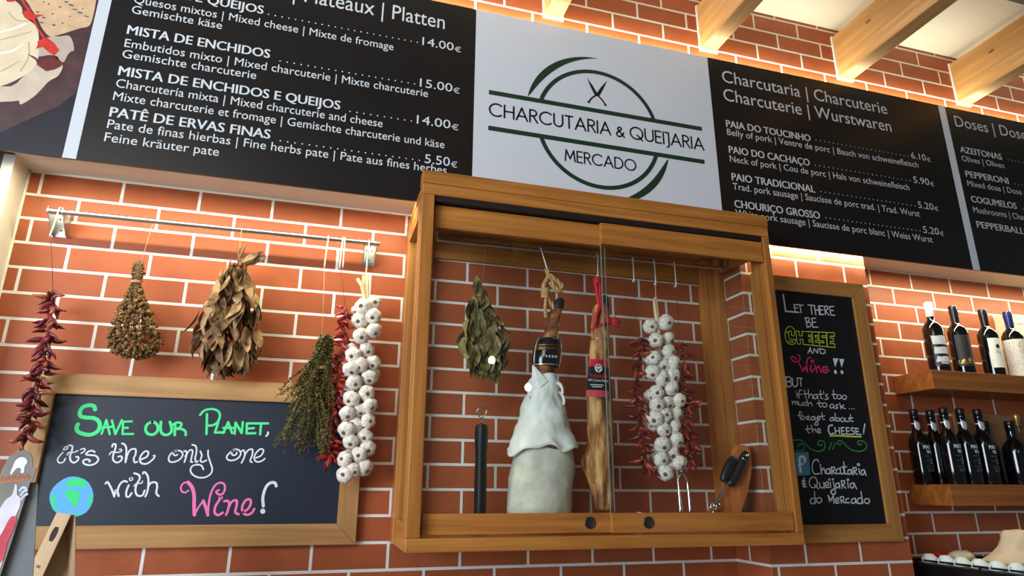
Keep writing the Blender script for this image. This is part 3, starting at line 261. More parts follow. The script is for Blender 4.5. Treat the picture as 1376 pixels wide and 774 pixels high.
# ------------------------------------------------------------------ building helpers
def root_loc(p):
    v = Vector((0, 0, 0))
    while p is not None:
        v += p.location; p = p.parent
    return v
class MB:
    def __init__(s): s.bm = bmesh.new(); s.mi = 0
    def _mark(s, before):
        for f in s.bm.faces:
            if f.index == -1 or f not in before: f.material_index = s.mi
    def face(s, vs):
        try:
            f = s.bm.faces.new(vs); f.material_index = s.mi; return f
        except ValueError: return None
    def box(s, x0, x1, y0, y1, z0, z1, bev=0):
        x0, x1 = sorted((x0, x1)); y0, y1 = sorted((y0, y1)); z0, z1 = sorted((z0, z1))
        v = [s.bm.verts.new(p) for p in ((x0, y0, z0), (x1, y0, z0), (x1, y1, z0), (x0, y1, z0), (x0, y0, z1), (x1, y0, z1), (x1, y1, z1), (x0, y1, z1))]
        fs = [s.face([v[i] for i in q]) for q in ((3, 2, 1, 0), (4, 5, 6, 7), (0, 1, 5, 4), (1, 2, 6, 5), (2, 3, 7, 6), (3, 0, 4, 7))]
        if bev:
            es = list({e for f in fs for e in f.edges})
            r = bmesh.ops.bevel(s.bm, geom=es, offset=bev, segments=2, profile=.5, affect='EDGES')
            for f in r['faces']: f.material_index = s.mi
        return s
    def rings(s, rings, caps=True, closed=True):
        vs = [[s.bm.verts.new(p) for p in r] for r in rings]
        for a, b in zip(vs, vs[1:]):
            n = len(a)
            for i in range(n if closed else n - 1):
                s.face([a[i], a[(i + 1) % n], b[(i + 1) % n], b[i]])
        if caps:
            s.face(vs[0][::-1]); s.face(vs[-1])
        return vs
    def tube(s, pts, r, n=8, caps=True):
        pts = [Vector(p) for p in pts]; R = r if isinstance(r, (list, tuple)) else [r] * len(pts)
        rr = []; up = None
        for i, p in enumerate(pts):
            t = (pts[min(i + 1, len(pts) - 1)] - pts[max(i - 1, 0)]).normalized()
            if up is None:
                up = Vector((0, 1, 0)) if abs(t.y) < .9 else Vector((1, 0, 0))
            a = (up - t * up.dot(t)); a = a.normalized() if a.length > 1e-6 else t.orthogonal().normalized()
            b = t.cross(a); up = a
            rr.append([p + (a * math.cos(2 * PI * k / n) + b * math.sin(2 * PI * k / n)) * R[i] for k in range(n)])
        s.rings(rr, caps); return s
    def lathe(s, prof, loc, n=24, M=None, caps=True):
        loc = Vector(loc)
        rr = []
        for r, z in prof:
            ring = [Vector((r * math.cos(2 * PI * k / n), r * math.sin(2 * PI * k / n), z)) for k in range(n)]
            rr.append([loc + (M @ q if M else q) for q in ring])
        s.rings(rr, caps); return s
    def prism(s, poly, y0, y1):
        a = [s.bm.verts.new((x, y0, z)) for x, z in poly]; b = [s.bm.verts.new((x, y1, z)) for x, z in poly]
        s.face(a); s.face(b[::-1]); n = len(poly)
        for i in range(n): s.face([a[i], b[i], b[(i + 1) % n], a[(i + 1) % n]])
        return s
    def flat(s, poly, y):
        s.face([s.bm.verts.new((x, y, z)) for x, z in poly]); return s
    def disc(s, x, z, y, r, n=10, rz=None):
        return s.flat([(x + r * math.cos(2 * PI * k / n), z + (rz or r) * math.sin(2 * PI * k / n)) for k in range(n)], y)
    def ribbon(s, pts, w, y, smooth=True):
        """a brush stroke of width w lying on a board"""
        P = [Vector(p) for p in pts]
        closed = len(P) > 3 and (P[0] - P[-1]).length < 1e-3
        if smooth and len(P) > 2:
            Q = []
            for i in range(len(P) - 1):
                p1, p2 = P[i], P[i + 1]
                p0 = P[i - 1] if i else (P[-2] if closed else p1 * 2 - p2)
                p3 = P[i + 2] if i + 2 < len(P) else (P[1] if closed else p2 * 2 - p1)
                for k in range(5):
                    t = k / 5
                    Q.append(.5 * ((2 * p1) + (p2 - p0) * t + (2 * p0 - 5 * p1 + 4 * p2 - p3) * t * t + (3 * p1 - p0 - 3 * p2 + p3) * t ** 3))
            Q.append(P[-1]); P = Q
        L = []; R_ = []; h = w / 2
        for i, p in enumerate(P):
            t = P[min(i + 1, len(P) - 1)] - P[max(i - 1, 0)]
            t = t.normalized() if t.length > 1e-9 else Vector((1, 0))
            nn = Vector((-t.y, t.x)) * h
            L.append(p + nn); R_.append(p - nn)
        a = [s.bm.verts.new((q.x, y, q.y)) for q in L]; b = [s.bm.verts.new((q.x, y, q.y)) for q in R_]
        for i in range(len(P) - 1): s.face([a[i], b[i], b[i + 1], a[i + 1]])
        for p, q, sg in ((P[0], P[1], -1), (P[-1], P[-2], -1)):
            d = (p - q); d = d.normalized() if d.length > 1e-9 else Vector((1, 0)); nn = Vector((-d.y, d.x))
            s.face([s.bm.verts.new((p.x + h * (nn.x * math.cos(t) + d.x * math.sin(t)), y, p.y + h * (nn.y * math.cos(t) + d.y * math.sin(t)))) for t in [PI * k / 6 for k in range(7)]])
        return s
    def mesh(s, me, M):
        n0 = len(s.bm.verts); f0 = len(s.bm.faces)
        s.bm.from_mesh(me); s.bm.verts.ensure_lookup_table(); s.bm.faces.ensure_lookup_table()
        for v in s.bm.verts[n0:]: v.co = M @ v.co
        for f in s.bm.faces[f0:]: f.material_index = s.mi
        return s
    def xform(s, M):
        bmesh.ops.transform(s.bm, matrix=M, verts=s.bm.verts); return s
    def build(s, name, mats, parent=None, smooth=False, fix=True, label=None, at=None):
        me = bpy.data.meshes.new(name)
        off = root_loc(parent) + (Vector(at) if at else Vector((0, 0, 0)))
        if off.length: bmesh.ops.translate(s.bm, verts=s.bm.verts, vec=-off)
        if fix: bmesh.ops.recalc_face_normals(s.bm, faces=s.bm.faces)
        s.bm.to_mesh(me); s.bm.free()
        for m in (mats if isinstance(mats, (list, tuple)) else [mats]): me.materials.append(m)
        if smooth:
            me.polygons.foreach_set('use_smooth', [True] * len(me.polygons))
            if smooth != True: me.set_sharp_from_angle(angle=math.radians(smooth))
        o = bpy.data.objects.new(name, me); SC.collection.objects.link(o)
        if at: o.location = at
        if parent: o.parent = parent
        if label: o['label'] = label
        return o
def thing(name, label, cat, loc, group=None):
    o = bpy.data.objects.new(name, None); o.empty_display_size = .05
    SC.collection.objects.link(o); o.location = loc
    return tag(o, label, cat, group)
def tag(o, label, cat, group=None):
    o['label'] = label; o['category'] = cat
    if group: o['group'] = group
    return o
def struct(o): o['kind'] = 'structure'; return o
def place(name, me, parent, M):
    """another part sharing a mesh, under its thing"""
    o = bpy.data.objects.new(name, me); SC.collection.objects.link(o); o.parent = parent
    o.matrix_local = Matrix.Translation(-root_loc(parent)) @ M
    return o
def keep_mesh(mb, name, mats, smooth=True):
    me = bpy.data.meshes.new(name); bmesh.ops.recalc_face_normals(mb.bm, faces=mb.bm.faces); mb.bm.to_mesh(me); mb.bm.free()
    for m in (mats if isinstance(mats, (list, tuple)) else [mats]): me.materials.append(m)
    if smooth: me.polygons.foreach_set('use_smooth', [True] * len(me.polygons))
    return me
_txt = {}
def text_mesh(s, bold=0.0):
    k = (s, bold)
    if k not in _txt:
        cu = bpy.data.curves.new('t', 'FONT'); cu.body = s; cu.offset = bold; cu.resolution_u = 3; cu.fill_mode = 'FRONT'
        o = bpy.data.objects.new('t', cu); SC.collection.objects.link(o)
        dg = bpy.context.evaluated_depsgraph_get(); dg.update()
        me = bpy.data.meshes.new_from_object(o.evaluated_get(dg))
        bpy.data.objects.remove(o); bpy.data.curves.remove(cu)
        xs = [v.co.x for v in me.vertices]
        _txt[k] = (me, min(xs), max(xs))
    return _txt[k]
CAPH = None
def text(mb, s, x0, x1, z, cap, y, bold=0.0):
    """a printed line from x0 to x1 with its baseline at z"""
    global CAPH
    if CAPH is None:
        CAPH = max(v.co.y for v in text_mesh('H')[0].vertices)
    me, a, b = text_mesh(s); k = cap / CAPH
    sx = (x1 - x0) / (b - a)
    for i, dx in enumerate((-bold, 0, bold) if bold else (0,)):
        mb.mesh(me, Matrix(((sx, 0, 0, x0 - a * sx + dx * k), (0, 0, 1, y - 2e-5 * i), (0, k, 0, z), (0, 0, 0, 1))))
def dots(mb, x0, x1, z, y, step=.0242, r=.0028):
    n = max(2, int(round((x1 - x0) / step)))
    for i in range(n): mb.disc(x0 + (x1 - x0) * (i + .5) / n, z + .004, y, r, 6)

# ------------------------------------------------------------------ the room
B_MAIN = brick('brick_main', 'X', 0, -2.6 + 100 * ROW)
B_PIER = brick('brick_pier', 'X', -.02, -2.6 + 100 * ROW)
B_SIDE = brick('brick_pier_side', 'Y', .085, -2.6 + 100 * ROW)
B_UP = brick('brick_upper', 'X', -.21, -3.51 + 100 * ROW)
CAULK = plain('white_caulk', (238, 232, 222), .7, var=.02)
struct(MB().box(-.6, 6.2, 0, .15, 0, 2.604).build('wall_back', B_MAIN))
m = MB(); m.box(2.614, 3.262, -.206, .0, 0, 2.604)
m.bm.faces.ensure_lookup_table(); m.bm.normal_update()
for f in m.bm.faces: f.material_index = 1 if abs(f.normal.x) > .9 else 0
struct(m.build('wall_pier', [B_PIER, B_SIDE]))
struct(MB().box(-1.6, 6.2, -.206, .15, 2.604, 3.95).build('wall_upper', B_UP))
m = MB()
m.box(-.042, 2.614, -.206, 0, 2.600, 2.606); m.box(3.262, 6.2, -.206, 0, 2.600, 2.606)
struct(m.build('trim_1', WHITE_PAINT))
m = MB(); m.box(-.075, -.042, -.112, 0, 0, 2.6)
struct(m.build('trim_2', WHITE_PAINT))
struct(MB().box(-1.6, -.075, -.105, .1, 0, 2.604).build('wall_left', PANEL_GREEN))
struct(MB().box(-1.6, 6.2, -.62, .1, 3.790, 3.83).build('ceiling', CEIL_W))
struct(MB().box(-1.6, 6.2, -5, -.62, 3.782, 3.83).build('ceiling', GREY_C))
struct(MB().box(-3.5, 6.2, -5, .15, -.1, 0).build('floor', plain('floor_tile', (120, 112, 104), .5, var=.05)))
# caulk lines in the inner corner of the left niche
m = MB(); m.box(-.042, -.036, -.004, .001, .9, 2.6); m.box(-.042, 2.614, -.004, .001, 2.593, 2.6)
struct(m.build('trim_3', CAULK))
# back counter that carries the bag and the display pack, and the one under the bottles
t = thing('back_counter', 'long counter against the brick wall below the picture', 'counter', (1.2, -.3, 0))
MB().box(-.05, 2.9, -.80, -.21, 1.06, 1.10, .004).build('counter_top', plain('counter_stone', (150, 146, 140), .3, var=.06), t)
MB().box(0, 2.85, -.76, -.212, 0, 1.06).build('counter_body', plain('counter_white', (205, 202, 196), .5, var=.02), t)

# roof beams
for i, x in enumerate((.995, 1.761, 2.521, 3.288, 4.043)):
    if i == 0: continue
    lab = ['', 'pale pine ceiling beam ending above the white logo sign', 'pale pine ceiling beam ending at the corner between logo sign and black menu board',
           'pale pine ceiling beam ending above the middle of the sausage price board', 'pale pine ceiling beam at the far right, ending above the last menu board'][i]
    t = thing('ceiling_beam', lab, 'beam', (x + .04, -.3, 3.5), 'ceiling beams')
    MB().box(x, x + .080, -3.6, -.207, 3.500, 3.737, .004).build('timber', BEAM, t)
    MB().box(x - .006, x + .088, -.216, -.2065, 3.493, 3.7385).build('caulk_seam', CAULK, t)

# ------------------------------------------------------------------ signs over the niches
SY0, SY = -.2385, -.2400          # back and face of the sign panels
ZB, ZT = 2.553, 3.436
def panel(name, label, x0, x1, mat, cat='sign'):
    t = thing(name, label, cat, ((x0 + x1) / 2, SY0, ZB))
    MB().box(x0 + .0006, x1 - .0006, SY, SY + .008, ZB, ZT).build('panel', mat, t)
    # standoff bar that holds the panel off the wall
    MB().box(x0 + .03, x1 - .03, SY + .008, -.2062, 2.90, 2.93).build('mounting_bar', STEEL, t)
    return t
T1 = SY - .0006
t = panel('menu_board', 'black menu board listing cheese and charcuterie platters, above the hanging rail', .138, 1.457, SIGN_BLACK)
MB().box(.138, .176, SY - .0004, SY, ZB, ZT).build('border_strip', SIGN_WHITE, t)
h = MB(); text(h, 'Tábuas | Tablas | Plateaux | Platten', .245, 1.330, 3.310, .066, T1); h.build('heading_lettering', INK_WHITE, t)
X = .242
for s, x1, z in (('MISTA DE QUEIJOS', .659, 3.221), ('MISTA DE ENCHIDOS', .701, 3.040), ('MISTA DE ENCHIDOS E QUEIJOS', .960, 2.876), ('PATÊ DE ERVAS FINAS', .737, 2.719)):
    b = MB(); text(b, s, X, x1, z, .035, T1, .021); b.build('item_lettering', INK_WHITE, t)
for s, x1, z in (('Quesos mixtos | Mixed cheese | Mixte de fromage', 1.136, 3.168), ('Gemischte käse', .531, 3.125), ('Embutidos mixto | Mixed charcuterie | Mixte charcuterie', 1.277, 2.988), ('Gemischte charcuterie', .666, 2.945),
                 ('Charcutería mixta | Mixed charcuterie and cheese', 1.116, 2.830), ('Mixte charcuterie et fromage | Gemischte charcuterie und käse', 1.348, 2.781), ('Pate de finas hierbas | Fine herbs pate | Pate aus fines herbes', 1.360, 2.676), ('Feine kräuter pate', .584, 2.628)):
    r = MB(); text(r, s, X, x1, z, .032, T1); r.build('translation_lettering', INK_WHITE, t)
for s, x0, x1, z, d0 in (('14.00', 1.245, 1.369, 3.217, .666), ('15.00', 1.244, 1.370, 3.029, .726), ('14.00', 1.240, 1.368, 2.868, .984), ('5.50', 1.277, 1.371, 2.710, .760)):
    p = MB(); d = MB(); text(p, s, x0, x1, z, .036, T1); text(p, '€', x1 + .004, 1.399, z - .002, .023, T1); dots(d, d0, x0 - .008, z + .003, T1); p.build('price_lettering', INK_WHITE, t); d.build('leader_dots', INK_WHITE, t)

t = panel('menu_board', 'black menu board of pork sausages and belly with prices, beside the logo sign', 2.531, 3.905, SIGN_BLACK)
MB().box(3.862, 3.905, SY - .0004, SY, ZB, ZT).build('border_strip', SIGN_WHITE, t)
h = MB(); text(h, 'Charcutaria | Charcuterie', 2.598, 3.521, 3.320, .062, T1); h.build('heading_lettering', INK_GREY, t); h = MB(); text(h, 'Charcuterie | Wurstwaren', 2.595, 3.527, 3.224, .062, T1); h.build('heading_lettering', INK_GREY, t)
for s, x1, z in (('PAIA DO TOUCINHO', 3.037, 3.090), ('PAIO DO CACHAÇO', 3.013, 2.962), ('PAIO TRADICIONAL', 3.021, 2.831), ('CHOURIÇO GROSSO', 3.027, 2.705)):
    b = MB(); text(b, s, 2.594, x1, z, .034, T1, .021); b.build('item_lettering', INK_GREY, t)
for s, x1, z in (('Belly of pork | Ventre de porc | Bauch von schweinefleisch', 3.652, 3.050), ('Neck of pork | Cou de porc | Hals von schweinefleisch', 3.568, 2.919), ('Trad. pork sausage | Saucisse de porc trad. | Trad. Wurst', 3.601, 2.788), ('White pork sausage | Saucisse de porc blanc | Weiss Wurst', 3.648, 2.6645)):
    r = MB(); text(r, s, 2.594, x1, z, .031, T1); r.build('translation_lettering', INK_GREY, t)
for s, x0, x1, z, d0 in (('6.10', 3.619, 3.709, 3.096, 3.055), ('5.90', 3.603, 3.699, 2.964, 3.03), ('5.20', 3.602, 3.694, 2.834, 3.04), ('5.20', 3.603, 3.697, 2.708, 3.046)):
    p = MB(); d = MB(); text(p, s, x0, x1, z, .034, T1); text(p, '€', x1 + .004, x1 + .028, z - .002, .021, T1); dots(d, d0, x0 - .008, z + .003, T1); p.build('price_lettering', INK_GREY, t); d.build('leader_dots', INK_GREY, t)

t = panel('menu_board', 'black menu board of olives, pepperoni and mushroom doses at the right edge', 3.905, 5.15, SIGN_BLACK)
h = MB(); text(h, 'Doses | Doses', 3.952, 4.47, 3.330, .062, T1); h.build('heading_lettering', INK_GREY, t)
for s, x1, z in (('AZEITONAS', 4.220, 3.181), ('PEPPERONI', 4.226, 3.046), ('COGUMELOS', 4.239, 2.910), ('PEPPERBALLS', 4.275, 2.776)):
    b = MB(); d = MB(); text(b, s, 3.946, x1, z, .034, T1, .021); dots(d, x1 + .03, 4.9, z + .003, T1); b.build('item_lettering', INK_GREY, t); d.build('leader_dots', INK_GREY, t)
for s, x1, z in (('Olives | Oliven', 4.222, 3.133), ('Mixed dose | Dose mixte', 4.42, 2.996), ('Mushrooms | Champignons', 4.44, 2.855)):
    r = MB(); text(r, s, 3.944, x1, z, .031, T1); r.build('translation_lettering', INK_GREY, t)

t = panel('logo_sign', 'white shop logo sign with green circle and crossed knives above the wooden cabinet', 1.457, 2.531, SIGN_WHITE)
for xa, za in ((2.468, 3.047), (2.466, 2.8875)): MB().box(1.516, xa, SY - .0008, SY - .0002, za, za + .020).build('green_bar', INK_GREEN, t)
CX, CZ, CR_ = 1.985, 2.977, .266
for a0, a1 in ((19.5, 160.5), (196.5, 343.5)):
    g = MB(); vo = [(CX + (CR_ + .009) * math.cos(math.radians(a0 + (a1 - a0) * i / 48)), CZ + (CR_ + .009) * math.sin(math.radians(a0 + (a1 - a0) * i / 48))) for i in range(49)]
    vi = [(CX + (CR_ - .009) * math.cos(math.radians(a0 + (a1 - a0) * i / 48)), CZ + (CR_ - .009) * math.sin(math.radians(a0 + (a1 - a0) * i / 48))) for i in range(49)]
    for i in range(48): g.flat([vo[i], vi[i], vi[i + 1], vo[i + 1]], T1)
    g.build('green_ring', INK_GREEN, t)
for sg in (1, -1):
    g = MB(); n = 36; O = []; I_ = []
    for i in range(n + 1):
        a = math.radians(164.2 - (164.2 - 89) * i / n); th = .030 * math.sin(PI * min(1, (i / n)) ** .75) ** .9 if 0 < i < n else 0
        O.append((CX + sg * .336 * math.cos(a) * (1 - .045 * (1 - i / n) ** 2), CZ + sg * .336 * math.sin(a))); I_.append((CX + sg * (.336 - th) * math.cos(a) * (1 - .045 * (1 - i / n) ** 2), CZ + sg * (.336 - th) * math.sin(a)))
    for i in range(n): g.flat([O[i], I_[i], I_[i + 1], O[i + 1]] if 0 < i < n - 1 else ([O[0], I_[1], O[1]] if i == 0 else [O[i], I_[i], O[i + 1]]), T1)
    g.build('green_crescent', INK_GREEN, t)
def arc(cx, cy, rx, ry, a0, a1, n=14): return [(cx + rx * math.cos(math.radians(a0 + (a1 - a0) * i / n)), cy + ry * math.sin(math.radians(a0 + (a1 - a0) * i / n))) for i in range(n + 1)]
LET = {'C': (.86, [arc(.5, .5, .5, .5, 48, 312)]), 'H': (.66, [[(0, 0), (0, 1)], [(.66, 0), (.66, 1)], [(0, .52), (.66, .52)]]), 'A': (.78, [[(0, 0), (.39, 1)], [(.39, 1), (.78, 0)], [(.13, .33), (.65, .33)]]),
       'R': (.52, [[(0, 0), (0, 1)], [(0, 1), (.24, 1)] + arc(.24, .76, .24, .24, 80, -90, 8) + [(0, .52)], [(.22, .52), (.54, 0)]]), 'U': (.64, [[(0, 1), (0, .33)] + arc(.32, .32, .32, .32, 180, 360, 10) + [(.64, 1)]]),
       'T': (.56, [[(0, 1), (.56, 1)], [(.28, 1), (.28, 0)]]), 'I': (.02, [[(0, 0), (0, 1)]]), 'Q': (1.0, [arc(.5, .5, .5, .5, 0, 360, 24), [(.55, .35), (.95, -.05)]]), 'O': (1.0, [arc(.5, .5, .5, .5, 0, 360, 24)]),
       'E': (.45, [[(.45, 1), (0, 1)], [(0, 1), (0, 0)], [(0, 0), (.45, 0)], [(0, .52), (.40, .52)]]), 'J': (.22, [[(-.05, 1), (.22, 1)], [(.22, 1), (.22, -.05)] + arc(.02, -.05, .2, .2, -10, -80, 6)]),
       'M': (.86, [[(0, 0), (.1, 1)], [(.1, 1), (.43, .22)], [(.43, .22), (.76, 1)], [(.76, 1), (.86, 0)]]), 'D': (.72, [[(0, 0), (0, 1)], [(0, 1), (.22, 1)] + arc(.22, .5, .5, .5, 88, -88, 14) + [(0, 0)]]),
       '&': (.62, [[(.6, 0), (.16, .52), (.12, .66), (.2, .77), (.32, .77), (.4, .66), (.32, .54), (.06, .32), (.02, .14), (.14, 0), (.3, .01), (.44, .14), (.56, .34)]])}
def logo_text(mb, s, x0, x1, z, cap, w_):
    tot = 0; pos = []
    for ch in s:
        if ch == ' ': tot += .28; continue
        pos.append((ch, tot)); tot += LET[ch][0] + .2
    k = (x1 - x0) / (tot - .2)
    for i, (ch, u) in enumerate(pos):
        for st in LET[ch][1]:
            mb.ribbon([(x0 + (u + a) * k, z + c * cap) for a, c in st], w_, T1 - 1e-5 * (i % 7), smooth=ch == '&')
g = MB(); logo_text(g, 'CHARCUTARIA & QUEIJARIA', 1.520, 2.468, 2.954, .055, .0078); g.build('name_lettering', INK_DARK, t); g = MB(); logo_text(g, 'MERCADO', 1.832, 2.140, 2.806, .048, .0068)
g.build('name_lettering', INK_DARK, t)
for sg, tip, heel, butt in ((1, (1.936, 3.209), (1.984, 3.130), (2.016, 3.092)), (-1, (2.028, 3.212), (1.976, 3.132), (1.941, 3.092))):
    g = MB(); a, hh, c = Vector(tip), Vector(heel), Vector(butt); dr = (hh - a).normalized(); nn = Vector((-dr.y, dr.x)) * sg
    q = [a, a.lerp(hh, .35) - nn * .007, a.lerp(hh, .75) - nn * .012, hh - nn * .013, hh + nn * .003, a.lerp(hh, .5) + nn * .004]
    g.flat([tuple(v) for v in q], T1 - (.0002 if sg > 0 else 0))
    g.ribbon([tuple(hh), tuple(hh.lerp(c, .5) + nn * .003), tuple(c)], .0075, T1)
    g.disc(c.x, c.y, T1 - .0001, .006, 10); g.build('printed_knife', INK_DARK, t)

# printed picture panel at the far left
t = panel('picture_panel', 'printed photo panel of wrapped cheese, bread and red leaves at the top left corner', -.95, .138, plain('print_navy', (34, 34, 44), .34, spec=.35, var=.25, scale=9))
y = SY - .0004
PR = {k: plain('print_' + k, c, .4, var=v, scale=sc) for k, c, v, sc in (('bread', (216, 178, 140), .16, 24), ('cheese', (226, 206, 172), .10, 14), ('paper', (206, 188, 164), .10, 20), ('flap', (190, 172, 158), .10, 20), ('red', (208, 50, 34), .22, 50), ('darkred', (104, 34, 30), .25, 50), ('hole', (92, 84, 92), .3, 40), ('wood', (72, 44, 46), .35, 16))}
def sm(poly, n=4):
    Q = []; P = [Vector(p) for p in poly]; L_ = len(P)
    for i in range(L_):
        p0, p1, p2, p3 = P[i - 1], P[i], P[(i + 1) % L_], P[(i + 2) % L_]
        for k in range(n):
            u = k / n; v = .5 * ((2 * p1) + (p2 - p0) * u + (2 * p0 - 5 * p1 + 4 * p2 - p3) * u * u + (3 * p1 - p0 - 3 * p2 + p3) * u ** 3); Q.append((v.x, v.y))
    return Q
MB().flat([(x, min(max(z, ZB + .01), ZT - .01)) for x, z in [(-.945, 2.56)] + [(min(x, .1365), z) for x, z in D['pr_wood'][1:7]] + [(.1365, ZT), (-.945, ZT)]], y).build('printed_table_wood', PR['wood'], t)
MB().flat(sm(D['bread']), y - .0001).build('printed_bread', PR['bread'], t)
g = MB()
for i, (x, z) in enumerate(D['holes']): g.disc(x, z, y - .0002, .003 + .003 * (i % 3), 7, .0025 + .001 * (i % 2))
g.build('printed_crumb_hole', PR['hole'], t)
MB().flat(sm([p for p in D['paper'] if p[0] > -.1] + [(-.16, 2.70), (-.30, 2.74), (-.40, 2.84), (-.30, 2.84)]), y - .0003).build('printed_wrapper', PR['paper'], t)
MB().flat(sm(D['flap']), y - .0003).build('printed_wrapper', PR['flap'], t)
MB().flat(sm([p for p in D['cheese'] if p[0] > -.1] + [(-.16, 2.745), (-.27, 2.79), (-.36, 2.88), (-.37, 2.99), (-.29, 3.08), (-.17, 3.12)]), y - .0005).build('printed_cheese', PR['cheese'], t)
PF = plain('print_fold', (196, 172, 136), .4, var=.1)
for q in ([(-.125, 2.925), (-.075, 2.955), (-.03, 2.985)], [(-.028, 2.945), (-.018, 2.89), (-.030, 2.835)], [(-.105, 3.045), (-.078, 3.02), (-.048, 3.022)], [(-.13, 2.80), (-.08, 2.825), (-.04, 2.87)]): MB().ribbon(q, .0045, y - .0006).build('printed_fold', PF, t)
PL_ = plain('print_highlight', (238, 228, 206), .4, var=.04)
for q in ([(-.13, 2.955), (-.08, 2.985), (-.05, 3.012)], [(-.12, 2.88), (-.07, 2.90), (-.045, 2.93)]): MB().ribbon(q, .009, y - .00058).build('printed_fold', PL_, t)
g = MB()
for k in ('leafa', 'leafb', 'leafd'): g.flat(D[k], y - .0008)
for k, w_ in (('stema', .007), ('stemb', .006)): g.ribbon(D[k], w_, y - .0007)
g.build('printed_leaf', PR['red'], t)
g = MB(); g.flat(D['leafc'], y - .0007); g.ribbon(D['stemc'], .003, y - .0007); g.build('printed_leaf', PR['darkred'], t)

# ------------------------------------------------------------------ hanging cabinet
cab = thing('display_cabinet', 'honey wood hanging display cabinet with two sliding glass doors in the middle of the wall', 'cabinet', (1.93, -.2, 1.386))
XL, XR, YF, Z0, Z1 = 1.253, 2.612, -.405, 1.386, 2.597
b = .0025
MB().box(XL, XL + .042, YF, YF + .045, Z0 + .039, 2.51, b).build('front_stile', W_Z, cab)
MB().box(XR - .027, XR, YF, YF + .045, Z0 + .039, 2.51, b).build('front_stile', W_Z, cab)
MB().box(XL, XR, YF, YF + .045, Z0, Z0 + .039, b).build('bottom_rail', W_X, cab)
MB().box(XL, XR, YF, YF + .045, 2.5101, 2.5495, b).build('top_rail', W_X, cab)
MB().box(XL - .002, XR + .002, YF - .002, YF + .05, 2.550, Z1, b).build('cornice', W_X, cab)
MB().box(XL, XR, YF + .05, -.001, 2.528, 2.548, .001).build('top_panel', W_X, cab)
MB().box(XL + .003, XR - .003, YF + .045, -.001, Z0 + .012, Z0 + .036, .001).build('floor_panel', W_X, cab)
MB().box(XL + .04, XR - .04, -.022, -.0008, 2.425, 2.527, .001).build('back_rail', W_X, cab)
for sx, x0, x1, xi0, xi1 in ((0, XL, XL + .036, XL + .036, XL + .07), (1, XR - .036, XR, XR - .076, XR - .036)):
    MB().box(x0, x1, -.088, -.0008, Z0 + .001, 2.527, .0015).build('rear_post', W_Z, cab)
    MB().box(xi0, xi1, -.068, -.0008, Z0 + .036, 2.527, .0015).build('rear_post', W_Z, cab)
    MB().box(x0 + .002, x1 - .002, YF + .045, -.088, 2.452, 2.527, .001).build('side_rail', W_Y, cab)
    MB().box(x0 + .002, x1 - .002, YF + .045, -.088, Z0 + .001, 1.466, .001).build('side_rail', W_Y, cab)
    MB().box(x0 + (.001 if sx == 0 else .004), x1 - (.004 if sx == 0 else .001), YF + .046, YF + .085, 1.466, 2.452, .0015).build('inner_post', W_Z, cab)
    xg = XL + .016 if sx == 0 else XR - .020
    MB().box(xg, xg + .004, YF + .085, -.088, 1.466, 2.452).build('side_pane', GLASS, cab, label='clear side glass')
for nm, x0, x1, y0, kx in (('l', XL + .048, 1.928, -.376, 1.836), ('r', 1.902, XR - .031, -.398, 2.029)):
    dr = MB().box(x0, x1, y0, y0 + .018, 1.432, 1.491, .0015).build('sliding_door', W_X, cab)
    MB().box(x0, x1, y0, y0 + .018, 2.405, 2.486, .0015).build('door_top_rail', W_X, dr)
    MB().box(x0 + .001, x1 - .001, y0 + .007, y0 + .012, 1.491, 2.405).build('door_pane', GLASS, dr, label='clear door glass')
    xe = x1 - .0012 if nm == 'l' else x0
    MB().box(xe, xe + .0012, y0 + .0065, y0 + .0125, 1.4915, 2.4045).build('pane_edge', GLASS_EDGE, dr)
    m = MB(); m.lathe([(.0005, -.0008), (.006, -.0006), (.012, -.0010), (.0145, -.0024), (.0175, -.0036), (.0188, -.0012), (.0188, .0)], (kx, y0, 1.462), 24, Matrix(((1, 0, 0), (0, 0, 1), (0, 1, 0))))
    m.build('finger_pull', plain('gunmetal', (84, 80, 76), .3, .8, var=.05), dr, smooth=True)
m = MB(); m.tube([(1.34, -.2, 2.428), (2.536, -.2, 2.437)], .0062, 12)
m.build('hanging_rod', STEEL, cab, smooth=40)
for x in (1.345, 2.53): MB().box(x - .006, x + .006, -.208, -.192, 2.428, 2.527, .001).build('rod_bracket', STEEL, cab)
MB().box(XL + .045, XR - .03, YF + .008, YF + .048, 2.4905, 2.5095).build('door_track', plain('track_gap_shade', (20, 11, 8), .6, var=.05), cab)  # near-black colour stands in for the shade in the gap above the doors

# ------------------------------------------------------------------ chalk boards
def board(name, label, x0, x1, z0, z1, yb, fw, dep, MX, MZ, slate):
    t = thing(name, label, 'chalkboard', ((x0 + x1) / 2, yb, z0))
    MB().box(x0 + fw - .008, x1 - fw + .008, yb - .0155, yb - .001, z0 + fw - .008, z1 - fw + .008).build('slate', slate, t)
    def rail(p, mat):
        a = MB(); a.prism(p, yb - dep, yb - .0005); bmesh.ops.bevel(a.bm, geom=list(a.bm.edges), offset=.0018, segments=2, affect='EDGES'); a.build('frame_rail', mat, t)
    g = .0002
    rail([(x0, z1), (x1, z1), (x1 - fw, z1 - fw), (x0 + fw, z1 - fw)], MX); rail([(x0, z0), (x0 + fw, z0 + fw), (x1 - fw, z0 + fw), (x1, z0)], MX)
    rail([(x0, z0 + g), (x0, z1 - g), (x0 + fw, z1 - fw - g), (x0 + fw, z0 + fw + g)], MZ); rail([(x1, z0 + g), (x1 - fw, z0 + fw + g), (x1 - fw, z1 - fw - g), (x1, z1 - g)], MZ)
    return t
